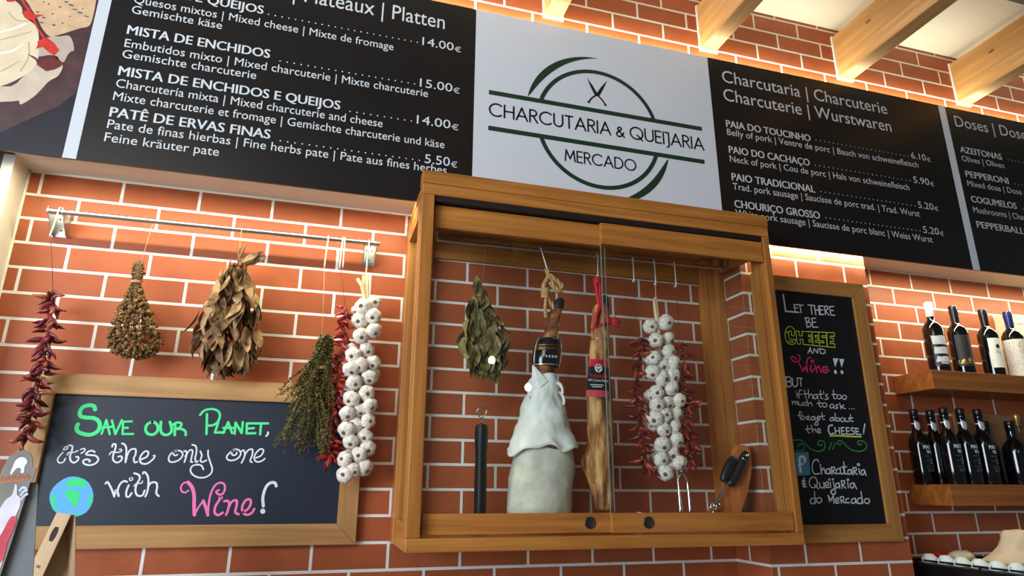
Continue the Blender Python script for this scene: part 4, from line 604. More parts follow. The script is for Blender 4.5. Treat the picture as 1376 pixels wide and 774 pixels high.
def strokes(key, y, fat=1.0):
    m = MB()
    for i, (w_, p) in enumerate(HAND[key] if isinstance(key, str) else key):
        pts = [(p[k] / 2000, p[k + 1] / 2000) for k in range(0, len(p), 2)]
        if w_ == 0: m.flat(pts, y - 1e-5 * (i % 9))
        else: m.ribbon(pts, w_ / 1e4 * fat, y - 1e-5 * (i % 9), smooth=len(pts) > 2)
    return m
def words(key, y, name, mat, parent, gap, fat=1.0):
    """strokes close together make one word, each word a part"""
    S = HAND[key]; B = [(min(p[0::2]) / 2000, max(p[0::2]) / 2000, min(p[1::2]) / 2000, max(p[1::2]) / 2000) for _, p in S]; g = list(range(len(S)))
    for i in range(len(S)):
        for j in range(i):
            a, b2 = B[i], B[j]
            if max(a[0] - b2[1], b2[0] - a[1]) < gap and max(a[2] - b2[3], b2[2] - a[3]) < gap * .35 and g[i] != g[j]:
                o, n_ = g[i], g[j]; g = [n_ if q == o else q for q in g]
    for k in sorted(set(g)): strokes([s for s, q in zip(S, g) if q == k], y, fat).build(name, mat, parent)
t = board('chalkboard', 'wide chalkboard about saving the planet, with a chalk globe, below the hanging herbs', .116, 1.139, 1.384, 1.908, 0, .0655, .030, FR_X, FR_Z, SLATE_SHEEN)
y = -.0161
words('save', y, 'green_lettering', CH['green'], t, .03)
words('only', y, 'white_lettering', CH['white'], t, .022)
words('wine', y, 'pink_lettering', CH['pink'], t, .05)
gl = strokes('globe', y).build('chalk_globe', CH['blue'], t)
words('land', y - .0003, 'chalk_land', CH['land'], gl, .0005)
t = board('chalkboard', 'tall narrow chalkboard about cheese and wine on the brick pier right of the cabinet', 2.655, 3.213, 1.376, 2.423, -.206, .064, .026, F2_X, F2_Z, SLATE2)
y = -.2218
sq = strokes('fb', y).build('blue_square', CH['square'], t)
words('white', y - .0004, 'white_lettering', CH['soft'], t, .016)
words('bang', y, 'exclamation_wedge', CH['soft'], t, .001)
words('pink', y, 'pink_lettering', CH['rose'], t, .05)
words('yellow', y, 'yellow_lettering', CH['yellow'], t, .02, .85)
words('green2', y, 'green_flourish', CH['leaf'], t, .003)

# ------------------------------------------------------------------ hanging rail
RY, RZ = -.078, 2.431
t = thing('hanging_rail', 'long steel hanging rail on two brackets under the menu board', 'rail', (.6, 0, 2.38))
MB().tube([(.068, RY, RZ), (1.146, RY, RZ + .004)], .0085, 16).build('rail_tube', STEEL, t, smooth=40)
for k, x0 in ((0, .070), (1, 1.092)):
    x1 = x0 + .044; m = MB()
    m.box(x0, x1, -.003, -.0006, 2.368, 2.448, .0005)
    for x in ((x0, x1 - .002) if k == 0 else (x1 - .002, x0)):
        m.bm.verts.ensure_lookup_table()
        a = [(x, -.003, 2.368), (x, -.003, 2.446), (x, RY - .008, 2.444), (x, RY - .008, 2.424), (x, RY + .006, 2.418), (x, -.018, 2.368)]
        m.rings([[Vector(q) for q in a], [Vector(q) + Vector((.002, 0, 0)) for q in a]])
    br = m.build('rail_bracket', STEEL, t)
    for dx, z in ((.012, 2.432), (.032, 2.432), (.022, 2.392)):
        s_ = MB(); s_.lathe([(0, .0036), (.0028, .0032), (.0034, .001), (.0034, 0)], (x0 + dx, -.003, z), 12, Matrix(((1, 0, 0), (0, 0, -1), (0, 1, 0)))); s_.build('screw', plain('screw_grey', (110, 110, 108), .35, 1), br, smooth=True)

def hook(name, label, x, y, z, hlen, grp, rt=.0027, tilt=0.0, rr=.0095):
    """S hook: small loop over the rail, long shank, small upturned end"""
    P = []
    for a in range(-30, 181, 15): P.append((x, y + rr * math.cos(math.radians(a)), z + rr * math.sin(math.radians(a)) * .98))
    zb = z - hlen
    P += [(x + tilt * .3, y - rr, z - hlen * .3), (x + tilt * .7, y - rr, z - hlen * .7)]
    for a in range(180, 381, 20): P.append((x + tilt, y - rr + .006 + .006 * math.cos(math.radians(a)), zb + .006 * math.sin(math.radians(a))))
    m = MB(); m.tube(P, rt, 8); o = m.build(name, HOOK_STEEL, None, smooth=50, at=(x, y, zb))
    return tag(o, label, 'hook', grp)
GH = 'steel hooks on the left rail'
for x, l, lab, ti in ((.104, .090, 'steel hook at the left bracket holding the first chilli string', -.008), (.961, .105, 'long steel hook on the left rail above the thyme bunch', -.004), (1.012, .105, 'steel hook doubled up next to the thyme hook, above the red chillies', -.002), (1.020, .100, 'right hook of the close pair above the red chillies', .001), (1.107, .108, 'steel hook at the right bracket carrying the garlic string', -.002)):
    hook('rail_hook', lab, x, RY, RZ + .003, l, GH, tilt=ti, rr=.0115)
GC = 'steel hooks inside the cabinet'
for x, l, lab, ti in ((1.739, .085, 'steel hook in the cabinet holding the ham rope', .025), (1.972, .080, 'steel hook in the cabinet holding the red cord', -.003), (2.122, .088, 'left steel hook above the chilli string in the cabinet', .0), (2.216, .092, 'steel hook in the cabinet carrying the garlic', .0), (2.306, .092, 'rightmost steel hook on the cabinet rod', .0)):
    hook('cabinet_hook', lab, x, -.2, 2.434, l, GC, tilt=ti, rr=.0082)

# ------------------------------------------------------------------ chilli strings
CHI_OLD = vary('dried_chilli_dull', [(.15, lin((66, 16, 26))), (.45, lin((108, 24, 38))), (.75, lin((136, 36, 44))), (.98, lin((160, 92, 54)))], .38, spec=.5, scale=30, bump=.25)
CHI_RED = vary('dried_chilli_red', [(.15, lin((92, 14, 18))), (.5, lin((136, 22, 28))), (.85, lin((168, 46, 40)))], .34, spec=.5, scale=30, bump=.25)
CHI_CAB = vary('dried_chilli_orange', [(.15, lin((72, 14, 14))), (.6, lin((112, 22, 18))), (.93, lin((176, 70, 34)))], .36, spec=.5, scale=30, bump=.25)
STALK = plain('dry_stalk', (150, 122, 78), .8, var=.2)
def chilli_mesh(k):
    rnd = random.Random(k); m = MB(); n = 9
    pts = []; rs = []
    bx, bz = rnd.uniform(-.012, .012), rnd.uniform(-.010, .010)
    for i in range(n):
        u = i / (n - 1)
        pts.append(Vector((u * .046, bx * math.sin(u * PI), bz * u * u)))
        rs.append(.0009 if i == 0 else max(.0007, .0108 * math.sin(PI * min(1, .14 + u * .84)) ** .6 * (1 - .42 * u)))
    m.tube(pts, rs, 9)
    for v in m.bm.verts:
        q = v.co * 170 + Vector((k * 9, 0, 0)); d = noise.noise(q) * .0022; v.co += Vector((0, d, noise.noise(q + Vector((5, 5, 5))) * .0022)); v.co.y *= .75
    m.mi = 1; m.tube([(0, 0, 0), (-.006, .001, .001), (-.012, 0, .003)], [.0013, .001, .0008], 5)
    return m
CM = {}
for nm, mt in (('old', CHI_OLD), ('red', CHI_RED), ('cab', CHI_CAB)):
    CM[nm] = [keep_mesh(chilli_mesh(k), 'chilli_pepper', [mt, STALK]) for k in range(5)]
def chilli_string(label, kind, path, n, hang, spread, size, seed, stmat, yj=.012, droop=.55):
    rnd = random.Random(seed)
    P = [Vector(p) for p in path]
    t = thing('chilli_string', label, 'dried chillies', P[-1])
    m = MB(); m.tube([hang] + path, .0011, 6); m.build('string', stmat, t, smooth=True)
    for i in range(n):
        u = (i + .5) / n * (len(P) - 1); k = min(int(u), len(P) - 2); c = P[k].lerp(P[k + 1], u - k)
        a = i * 2.399 + rnd.uniform(-.5, .5); el = rnd.uniform(-droop - .65, .12)
        d = Vector((math.cos(a) * math.cos(el), math.sin(a) * math.cos(el) * .8 - .12, math.sin(el))).normalized()
        if c.y + d.y * .055 > -.012 and path[0][1] > -.15: d.y = -abs(d.y) * .4; d.normalize()
        R = d.to_track_quat('X', 'Z').to_matrix().to_4x4() @ Matrix.Rotation(rnd.uniform(0, 6.28), 4, 'X')
        s_ = size * rnd.uniform(.75, 1.15)
        place('chilli_pepper', rnd.choice(CM[kind]), t, Matrix.Translation(c + d * spread + Vector((rnd.uniform(-.004, .004), rnd.uniform(-yj, yj) * .3, 0))) @ R @ Matrix.Diagonal((s_, s_, s_, 1)))
    return t
chilli_string('string of dull dark red dried chillies at the far left, over the chalkboard corner', 'old', [(.137, -.088, 2.162), (.146, -.088, 2.06), (.152, -.088, 1.96), (.153, -.088, 1.86), (.154, -.088, 1.77), (.150, -.088, 1.69)], 96, (.100, -.093, 2.338), .004, .98, 3, DARK_STRING)
chilli_string('string of bright red dried chillies squeezed between thyme and garlic on the rail', 'red', [(1.040, -.082, 2.185), (1.044, -.082, 2.08), (1.040, -.082, 1.95), (1.034, -.082, 1.82), (1.033, -.082, 1.70), (1.036, -.082, 1.66)], 96, (1.012, -.094, 2.33), .004, .92, 4, DARK_STRING)
pl = [(x, -.205, z) for x, z in D['chil_l']]; prr = [(x, -.215, z) for x, z in D['chil_r']]
chilli_string('dark red chilli string hanging left of the garlic inside the cabinet', 'cab', pl, 62, (2.122, -.205, 2.345), .004, .98, 5, DARK_STRING)
chilli_string('dark red chilli string hanging right of the garlic inside the cabinet', 'cab', prr, 62, (2.306, -.208, 2.345), .004, .98, 6, DARK_STRING)

# ------------------------------------------------------------------ garlic strings
def garlic_skin():
    N = Nodes('garlic_papery_skin'); tc = N.n('ShaderNodeTexCoord'); mp = N.n('ShaderNodeMapping'); mp.inputs['Scale'].default_value = (5.5, 5.5, .7); N.l(tc.outputs['Object'], mp.inputs[0])
    oi = N.n('ShaderNodeObjectInfo'); t = N.n('ShaderNodeTexNoise', i_Scale=1.0, i_Detail=5.0, i_Roughness=.65); t.noise_dimensions = '4D'; N.l(oi.outputs['Random'], t.inputs['W']); N.l(mp.outputs[0], t.inputs['Vector'])
    N.l(ramp(N, t.outputs[0], [(.34, lin((176, 156, 138))), (.46, lin((222, 212, 198))), (.62, lin((240, 236, 230)))]), N.b.inputs['Base Color'])
    N.b.inputs['Roughness'].default_value = .55; N.b.inputs['Specular IOR Level'].default_value = .3
    bp = N.n('ShaderNodeBump', i_Strength=.3, i_Distance=.003); N.l(t.outputs[0], bp.inputs['Height']); N.l(bp.outputs[0], N.b.inputs['Normal'])
    return N.m
GARLIC = garlic_skin()
GROOT = vary('garlic_root', [(.3, lin((108, 82, 58))), (.7, lin((164, 132, 100)))], .9, rnd=False, scale=420, bump=.5)
GSTALK = plain('garlic_stalk', (222, 192, 150), .75, var=.12, scale=90, bump=.2)
def bulb(k):
    rnd = random.Random(k); m = MB(); n = 24
    prof = [(.02, -.70), (.13, -.735), (.25, -.712), (.30, -.722), (.60, -.63), (.86, -.38), (.98, -.08), (.95, .2), (.78, .46), (.50, .68), (.28, .84), (.19, 1.0), (.15, 1.22), (.02, 1.26)]
    ph = rnd.random() * 6; lob = rnd.choice((5, 6, 7)); rr = []
    for i, (r, z) in enumerate(prof):
        am = .12 if 3 < i < 10 else (.0 if i <= 3 else .1)
        rr.append([Vector((r * (1 + am * (abs(math.cos(lob / 2 * (a + ph))) - .6)) * math.cos(a), r * (1 + am * (abs(math.cos(lob / 2 * (a + ph))) - .6)) * math.sin(a), z)) for a in [2 * PI * q / n for q in range(n)]])
    m.rings(rr)
    m.bm.faces.ensure_lookup_table()
    for f in m.bm.faces:
        c = f.calc_center_median()
        if c.z < -.68 and math.hypot(c.x, c.y) < .235: f.material_index = 1
    for v in m.bm.verts: v.co += Vector((noise.noise(v.co * 2 + Vector((k, 0, 0))), noise.noise(v.co * 2 + Vector((0, k, 0))), 0)) * .07
    for i in range(14):
        a = rnd.random() * 6.28; r = rnd.random() * .15; m.mi = 1
        m.tube([(r * math.cos(a), r * math.sin(a), -.74), (r * 1.25 * math.cos(a), r * 1.25 * math.sin(a), -.86)], [.03, .008], 4)
    return keep_mesh(m, 'garlic_bulb', [GARLIC, GROOT])
BULBS = [bulb(k) for k in range(5)]
def garlic(label, pts, back, r, y, hang, stalks, seed):
    rnd = random.Random(seed)
    zs = [p[1] for p in pts]
    t = thing('garlic_string', label, 'garlic', (sum(p[0] for p in pts) / len(pts), y, min(zs) - r))
    top = max(zs)
    xm = lambda z: sum(p[0] * math.exp(-((p[1] - z) / .06) ** 2) for p in pts) / sum(math.exp(-((p[1] - z) / .06) ** 2) for p in pts)
    core = [(xm(z), y + .022, z) for z in [min(zs) + (top - min(zs)) * i / 14 for i in range(15)]]
    MB().tube(core, .013, 10).build('braided_stem', GSTALK, t, smooth=True)
    for st in stalks: MB().tube(st, [.008, .008, .007, .006][:len(st)], 8).build('stalk', GSTALK, t, smooth=True)
    MB().tube(hang, .0025, 6).build('string', STRING, t, smooth=True)
    def put(x, z, yy, s_):
        side = x - xm(z)
        d = Vector((side * 9 + rnd.uniform(-.5, .5), -1.05, -.40 + rnd.uniform(-.55, .4))).normalized()   # root end looks outward
        M = (-d).to_track_quat('Z', 'Y').to_matrix().to_4x4() @ Matrix.Rotation(rnd.random() * 6, 4, 'Z')
        place('garlic_bulb', rnd.choice(BULBS), t, Matrix.Translation((x, yy, z)) @ M @ Matrix.Diagonal((s_, s_, s_ * .96, 1)))
    for i, (x, z) in enumerate(pts):
        put(x, z, y - .012 + .010 * math.cos(i * 2.1), r * rnd.uniform(.92, 1.08))
    for x, z in back: put(x, z, y + .016, r * .88)
    return t
p1 = D['g1'] + D['g1b']
bk1 = [(xx + dx, z) for xx, z, dx in ((1.12, 2.17, -.035), (1.12, 2.11, .03), (1.11, 2.03, -.035), (1.11, 1.95, .045), (1.11, 1.88, -.04), (1.11, 1.84, .045), (1.11, 1.77, -.03), (1.11, 1.73, .02), (1.11, 1.67, -.01))]
garlic('long string of white garlic bulbs hanging from the steel rail beside the cabinet', p1, bk1, .0290, -.088, [(1.105, -.092, 2.325), (1.106, -.09, 2.24)],
       [[(1.110, -.088, 2.16), (1.106, -.094, 2.22), (1.092, -.098, 2.262), (1.074, -.10, 2.285)], [(1.112, -.088, 2.16), (1.110, -.09, 2.23), (1.098, -.09, 2.285), (1.097, -.092, 2.30)], [(1.114, -.088, 2.16), (1.114, -.09, 2.23), (1.112, -.09, 2.27), (1.108, -.092, 2.305)]], 11)
p2 = D['g2'] + D['g2b']
bk2 = [(2.215 + dx, z) for z, dx in ((2.03, -.03), (1.96, .03), (1.90, -.04), (1.84, .03), (1.79, -.045), (1.73, .03), (1.69, -.03))]
garlic('string of white garlic bulbs inside the cabinet between two chilli strings', p2, bk2, .0305, -.205, [(2.216, -.205, 2.342), (2.213, -.205, 2.24)],
       [[(2.214, -.205, 2.10), (2.212, -.207, 2.18), (2.206, -.208, 2.23), (2.204, -.208, 2.275)], [(2.216, -.205, 2.10), (2.217, -.205, 2.19), (2.214, -.205, 2.25), (2.213, -.205, 2.285)]], 12)

# ------------------------------------------------------------------ herb bundles
def leaf(m, base, d, up, L, W, curl, seed, twist=0):
    """one curled lance-shaped leaf"""
    side = d.cross(up).normalized(); nrm = side.cross(d).normalized(); rows = []
    s0, n0 = side, nrm
    for i in range(7):
        u = i / 6; tw = twist * u; side = s0 * math.cos(tw) + n0 * math.sin(tw); nrm = n0 * math.cos(tw) - s0 * math.sin(tw); wd = W * math.sin(PI * min(1, u * .93 + .05)) ** .85 * .5
        c = base + d * (L * u) + nrm * (curl * L * (u * u - .4 * u)) + side * (math.sin(seed + u * 2) * .06 * L)
        fold = .35 * wd + .15 * wd * math.sin(seed * 3 + u * 5)
        rows.append([m.bm.verts.new(c - side * wd + nrm * fold), m.bm.verts.new(c), m.bm.verts.new(c + side * wd + nrm * (fold * (.6 + .5 * math.sin(seed))))])
    for a, b2 in zip(rows, rows[1:]):
        for i in (0, 1): m.face([a[i], a[i + 1], b2[i + 1], b2[i]])
BAY = vary('dry_bay_leaf', [(.36, lin((74, 54, 36))), (.5, lin((132, 100, 68))), (.62, lin((176, 142, 104)))], .7, rnd=False, scale=22, spec=.25)
LAUREL = vary('olive_bay_leaf', [(.36, lin((88, 80, 48))), (.5, lin((134, 122, 78))), (.64, lin((170, 150, 106)))], .62, rnd=False, scale=22, spec=.3)
STEM = plain('dry_stem', (112, 80, 54), .85, var=.2)
def leaf_bundle(label, tie, outline, n, L, W, mat, hang, stems, seed, depth, strmat):
    """outline: (z, x centre, half width) rows from the tie down"""
    rnd = random.Random(seed); tie = Vector(tie)
    t = thing('herb_bundle', label, 'herb bundle', (outline[-1][1], tie.y, outline[-1][0]))
    m = MB()
    for i in range(n):
        u = (i + rnd.random()) / n                                    # rows from the top down, like shingles
        k = u ** .85 * (len(outline) - 1); j = min(int(k), len(outline) - 2); f = k - j
        z = outline[j][0] * (1 - f) + outline[j + 1][0] * f; xc = outline[j][1] * (1 - f) + outline[j + 1][1] * f; hw = outline[j][2] * (1 - f) + outline[j + 1][2] * f
        th = rnd.uniform(-PI * 1.08, PI * .08) if rnd.random() < .8 else rnd.uniform(0, PI)
        rr = rnd.uniform(.3, 1.0)
        c = Vector((xc + hw * rr * math.cos(th), tie.y + depth * rr * math.sin(th) * min(1, hw / .07), z))
        d = (c - tie).normalized(); d = (d * .6 + Vector((rnd.uniform(-.42, .42), rnd.uniform(-.35, .2), -.75))).normalized()
        out = Vector((math.cos(th) + rnd.uniform(-.5, .5), math.sin(th) + rnd.uniform(-.4, .3), .15)).normalized()
        if abs(out.dot(d)) > .9: out = Vector((0, -1, .2))
        l_ = L * rnd.uniform(.7, 1.2) * (.75 + .25 * min(1, hw / .07))
        leaf(m, c - d * l_ * .6, d, out, l_, W * rnd.uniform(.7, 1.25), rnd.uniform(-.7, .6), rnd.random() * 6, rnd.uniform(-1.6, 1.6))
    m.build('leaves', mat, t, smooth=True)
    m = MB()
    for i in range(16):
        k = rnd.uniform(.3, .9) * (len(outline) - 1); j = int(k)
        q = outline[j]; e = Vector((q[1] + q[2] * rnd.uniform(-.6, .6), tie.y + rnd.uniform(-.02, .02), q[0]))
        m.tube([tie + Vector((rnd.uniform(-.006, .006), rnd.uniform(-.006, .006), 0)), tie.lerp(e, .5) + Vector((rnd.uniform(-.01, .01), 0, 0)), e], [.0024, .002, .0014], 5)
    for st in stems: m.tube(st, [.0045] * (len(st) - 1) + [.002], 6)
    m.build('stems', STEM, t, smooth=True)
    m = MB()
    for q in range(4): m.tube([(tie.x + .014 * math.cos(a), tie.y + .014 * math.sin(a), tie.z + q * .003 - .004 + .002 * math.sin(a)) for a in [2 * PI * i / 12 for i in range(13)]], .0016, 5)
    m.tube(hang, .0010, 5)
    m.build('tie_string', strmat, t, smooth=True)
    return t, m
tb, _ = leaf_bundle('big bundle of dry brown bay leaves hanging from the middle of the rail', (.671, -.092, 2.300),
            [(2.28, .668, .020), (2.22, .668, .055), (2.15, .668, .085), (2.08, .667, .112), (2.01, .675, .112), (1.965, .675, .095), (1.935, .672, .045)], 200, .092, .034, BAY,
            [(.666, -.09, 2.43), (.668, -.09, 2.36), (.670, -.09, 2.30)], [[(.667, -.092, 2.28), (.676, -.10, 2.33), (.684, -.1, 2.358), (.688, -.1, 2.378)], [(.667, -.092, 2.28), (.672, -.096, 2.32), (.668, -.096, 2.35), (.675, -.096, 2.365)]], 21, .055, STRING)
m = MB(); rr_ = random.Random(5)
for i in range(9): leaf(m, Vector((.678 + i * .001, -.094 - .004 * (i % 3), 2.302 + rr_.uniform(-.004, .006))), Vector((.80, -.12, .42 + rr_.uniform(-.22, .22))).normalized(), Vector((0, -1, .3)), rr_.uniform(.055, .085), .024, rr_.uniform(-.2, .3), i)
m.build('folded_leaf_tuft', BAY, tb, smooth=True)
tb, _ = leaf_bundle('olive green bay leaf bundle hanging inside the cabinet at left', (1.505, -.2, 2.232),
            [(2.215, 1.507, .018), (2.16, 1.510, .045), (2.10, 1.520, .082), (2.04, 1.526, .085), (1.985, 1.530, .075), (1.95, 1.533, .035)], 170, .084, .040, LAUREL,
            [(1.5225, -.2, 2.428), (1.518, -.2, 2.33), (1.508, -.2, 2.235)], [], 22, .05, STRING)
m = MB()
for i in range(9): leaf(m, Vector((1.505 - .0015 * (i % 4), -.202, 2.222)), Vector((-.14 + rr_.uniform(-.1, .1), rr_.uniform(-.15, .1), 1)).normalized(), Vector((rr_.uniform(-.5, .5), -1, 0)), rr_.uniform(.06, .085), .026, rr_.uniform(-.2, .2), i)
m.build('folded_leaf_tuft', LAUREL, tb, smooth=True)

# dry flower bunch
FLOWER = vary('dry_flower', [(.22, lin((78, 56, 36))), (.5, lin((128, 98, 64))), (.75, lin((168, 138, 98)))], .9, rnd=False, scale=110, spec=.1)
rnd = random.Random(31)
OUT = [(2.272, .366, .017), (2.24, .367, .020), (2.205, .368, .014), (2.15, .374, .032), (2.10, .380, .055), (2.05, .388, .074), (2.01, .394, .080), (1.98, .400, .066), (1.962, .402, .036)]
t = thing('flower_bunch', 'bunch of tiny dried brown flowers hanging upside down at the left of the rail', 'dried flowers', (.402, -.09, 1.96))
m = MB()
for i in range(1250):
    k = rnd.random() ** .8 * (len(OUT) - 1); j = min(int(k), len(OUT) - 2); f = k - j
    z, xc, hw = [OUT[j][q] * (1 - f) + OUT[j + 1][q] * f for q in range(3)]
    th = rnd.uniform(-PI, PI); r = math.sqrt(rnd.uniform(.3, 1)) * (1.12 if rnd.random() < .1 else 1)
    c = Vector((xc + hw * r * math.cos(th), -.09 + hw * .75 * r * math.sin(th), z + rnd.uniform(-.006, .006)))
    s_ = rnd.uniform(.0028, .0058) * (.55 if k < 2.4 else 1)
    res = bmesh.ops.create_icosphere(m.bm, subdivisions=1, radius=s_, matrix=Matrix.Translation(c) @ Matrix.Rotation(rnd.random() * 6, 4, Vector((rnd.random(), rnd.random(), 1))))
    for v in res['verts']: v.co += (v.co - c) * rnd.uniform(-.35, .8)
m.build('flower_heads', FLOWER, t)
m = MB()
for i in range(46):
    a = rnd.random() * 6.28; r = .011 * math.sqrt(rnd.random()); e = OUT[rnd.choice((4, 5, 6))]
    top = Vector((.366 + r * 1.6 * math.cos(a), -.09 + r * 1.4 * math.sin(a), 2.285 - rnd.random() * .03))
    m.tube([top, (.368 + r * math.cos(a), -.09 + r * math.sin(a), 2.205), (e[1] + e[2] * .7 * math.cos(a) * r / .011, -.09 + e[2] * .5 * math.sin(a), e[0])], [.0014, .0015, .0009], 4)
m.build('stems', STEM, t, smooth=True)
m = MB()
for q in range(3): m.tube([(.368 + .015 * math.cos(a), -.09 + .015 * math.sin(a), 2.205 + q * .003) for a in [2 * PI * i / 12 for i in range(13)]], .0016, 5)
m.tube([(.384, RY, 2.44), (.376, -.088, 2.33), (.369, -.09, 2.208)], .0010, 5)
m.build('tie_string', STRING, t, smooth=True)

# thyme
THYME = vary('thyme_leaf', [(.25, lin((70, 68, 34))), (.5, lin((104, 100, 54))), (.75, lin((136, 126, 74)))], .85, rnd=False, scale=60, spec=.15)
rnd = random.Random(41)
t = thing('thyme_bunch', 'bunch of olive green dried thyme hanging in front of the chalkboard right edge', 'herb bundle', (.93, -.09, 1.66))
m = MB(); ms = MB(); tie = Vector((.972, -.088, 1.955))
for i in range(92):
    u = rnd.random() ** 1.15
    e = Vector((1.026 - u * .185 + rnd.uniform(-.01, .01), -.088 + rnd.uniform(-.045, .03), 1.65 + rnd.random() ** 1.5 * .20 + u * .03))
    a = rnd.random() * 6.28; r = rnd.random() ** .5
    top = Vector((.985 + .026 * r * math.cos(a), -.088 + .022 * r * math.sin(a), 2.075 - rnd.random() * .05))
    mid = tie + Vector((.030 * r * math.cos(a), .024 * r * math.sin(a), 0))
    bow = Vector((rnd.uniform(-.022, .022), rnd.uniform(-.015, .01), rnd.uniform(-.01, .02)))
    P = []
    for k in range(13):
        s_ = k / 12
        q = (top * (1 - s_) ** 2 + mid * 2 * s_ * (1 - s_) * 1.0 + e * s_ * s_) + bow * math.sin(PI * s_) * s_ * 1.6
        P.append(q + Vector((math.sin(s_ * 9 + i), math.cos(s_ * 8 + i * 2), math.sin(s_ * 7 + i))) * .004 * s_)
    ms.tube(P, [.0011] * 12 + [.0005], 4)
    for k in range(1, 13):
        for _ in range(16):
            b0 = P[k - 1].lerp(P[k], rnd.random()); d = Vector((rnd.uniform(-1, 1), rnd.uniform(-1, 1), rnd.uniform(-1.1, .5))).normalized(); l_ = rnd.uniform(.0065, .013) * (1.1 - .2 * k / 12)
            sd = d.orthogonal().normalized() * l_ * .24
            m.face([m.bm.verts.new(b0), m.bm.verts.new(b0 + d * l_ * .5 + sd), m.bm.verts.new(b0 + d * l_), m.bm.verts.new(b0 + d * l_ * .5 - sd)])
m.build('leaves', THYME, t, fix=False); ms.build('stems', plain('thyme_stem', (112, 96, 58), .85, var=.2), t, smooth=True)
m = MB()
for q in range(3): m.tube([(.973 + .031 * math.cos(a), -.088 + .027 * math.sin(a), 1.95 + q * .004 + .004 * math.cos(a)) for a in [2 * PI * i / 14 for i in range(15)]], .0014, 5)
m.tube([(.957, -.093, 2.322), (.965, -.09, 2.19), (.968, -.09, 2.13), (.975, -.088, 1.955)], .0010, 5)
m.build('tie_string', STRING, t, smooth=True)

# ------------------------------------------------------------------ hams in the cabinet
HAM = vary('cured_ham_skin', [(.36, lin((92, 48, 26))), (.5, lin((152, 94, 50))), (.64, lin((192, 138, 82)))], .5, rnd=False, scale=20, bump=.5, spec=.35)
HAM2 = vary('cured_lean_skin', [(.34, lin((92, 54, 28))), (.48, lin((158, 104, 54))), (.62, lin((206, 160, 100)))], .55, rnd=False, scale=46, bump=1.0, squash=.16, spec=.3)
HOOF = plain('dark_hoof', (38, 30, 26), .5, var=.2)
CLOTH = plain('ham_cloth', (226, 226, 220), .9, spec=.15, var=.12, scale=16, bump=.8, bscale=34)
CLOTH2 = plain('ham_cloth_lower', (200, 196, 180), .9, spec=.15, var=.2, scale=20, bump=.5, bscale=26)
def body(rows, n, nz, ns, seed, zs=1):
    """smooth body from rows (z, xc, yc, rx, ry), roughened by noise"""
    m = MB(); R_ = []
    Q = []
    for i in range(len(rows) - 1):
        a = rows[max(i - 1, 0)]; b2 = rows[i]; c = rows[i + 1]; d = rows[min(i + 2, len(rows) - 1)]
        for k in range(4):
            u = k / 4; Q.append([.5 * (2 * b2[q] + (c[q] - a[q]) * u + (2 * a[q] - 5 * b2[q] + 4 * c[q] - d[q]) * u * u + (3 * b2[q] - a[q] - 3 * c[q] + d[q]) * u ** 3) for q in range(5)])
    Q.append(list(rows[-1]))
    for z, xc, yc, rx, ry in Q:
        r = []
        for k in range(n):
            a = 2 * PI * k / n; p = Vector((xc + rx * math.cos(a), yc + ry * math.sin(a), z))
            q = Vector((p.x, p.y, p.z * zs)); d = noise.noise(q * ns + Vector((seed, 0, 0))) * nz + noise.noise(q * ns * 2.7 + Vector((0, seed, 0))) * nz * .45
            r.append(p + Vector((math.cos(a) * d, math.sin(a) * d, d * .2)))
        R_.append(r)
    m.rings(R_); return m
t = thing('cured_ham', 'whole cured ham leg wrapped in white cloth, hanging in the cabinet', 'ham', (1.74, -.2, 1.47))
body([(1.480, 1.728, -.2, .050, .040), (1.490, 1.727, -.2, .090, .062), (1.55, 1.731, -.2, .098, .068), (1.64, 1.742, -.2, .096, .068), (1.75, 1.745, -.2, .080, .060), (1.85, 1.742, -.2, .058, .048), (1.93, 1.744, -.2, .042, .038), (1.99, 1.752, -.2, .036, .034), (2.06, 1.766, -.2, .030, .028), (2.12, 1.779, -.2, .0245, .024), (2.17, 1.790, -.2, .025, .024), (2.205, 1.800, -.2, .022, .021), (2.222, 1.805, -.2, .010, .010)], 32, .005, 14, 3).build('meat', HAM, t, smooth=True)
body([(2.205, 1.803, -.2, .0225, .021), (2.222, 1.808, -.2, .0225, .020), (2.240, 1.813, -.2, .017, .015), (2.248, 1.815, -.2, .008, .007)], 18, .002, 40, 4).build('hoof', HOOF, t, smooth=True)
body([(1.468, 1.728, -.2, .062, .047), (1.476, 1.726, -.2, .104, .074), (1.52, 1.727, -.2, .1125, .080), (1.58, 1.734, -.2, .114, .082), (1.66, 1.743, -.2, .110, .080), (1.72, 1.744, -.2, .098, .072)], 40, .006, 16, 5).build('lower_cloth', CLOTH2, t, smooth=True)
m = body([(1.698, 1.742, -.2, .116, .088), (1.693, 1.742, -.2, .126, .096), (1.702, 1.742, -.2, .1285, .098), (1.712, 1.742, -.2, .120, .092), (1.76, 1.743, -.2, .102, .080), (1.82, 1.744, -.2, .083, .066), (1.87, 1.745, -.2, .066, .056), (1.91, 1.746, -.2, .052, .048), (1.945, 1.746, -.2, .046, .044), (1.950, 1.746, -.2, .040, .038)], 72, .009, 25, 7, .8)
for v in m.bm.verts:
    a = math.atan2(v.co.y + .2, v.co.x - 1.742); g = max(0, min(1, (1.80 - v.co.z) / .1))
    v.co.z += g * (.012 * math.sin(a * 3 + 1) + .006 * math.sin(a * 7)) + .010 * math.cos(a) * g
    if v.co.z > 1.90: v.co.z += .008 * math.sin(a + 2.4)
m.build('upper_cloth', CLOTH, t, smooth=True)
m = MB()
m.rings([[(1.694, -.222, 1.91), (1.715, -.247, 1.90), (1.745, -.250, 1.925)], [(1.697, -.222, 1.985), (1.702, -.232, 1.978), (1.708, -.234, 1.972)]])
m.build('cloth_corner', CLOTH, t, smooth=30)
m = MB()
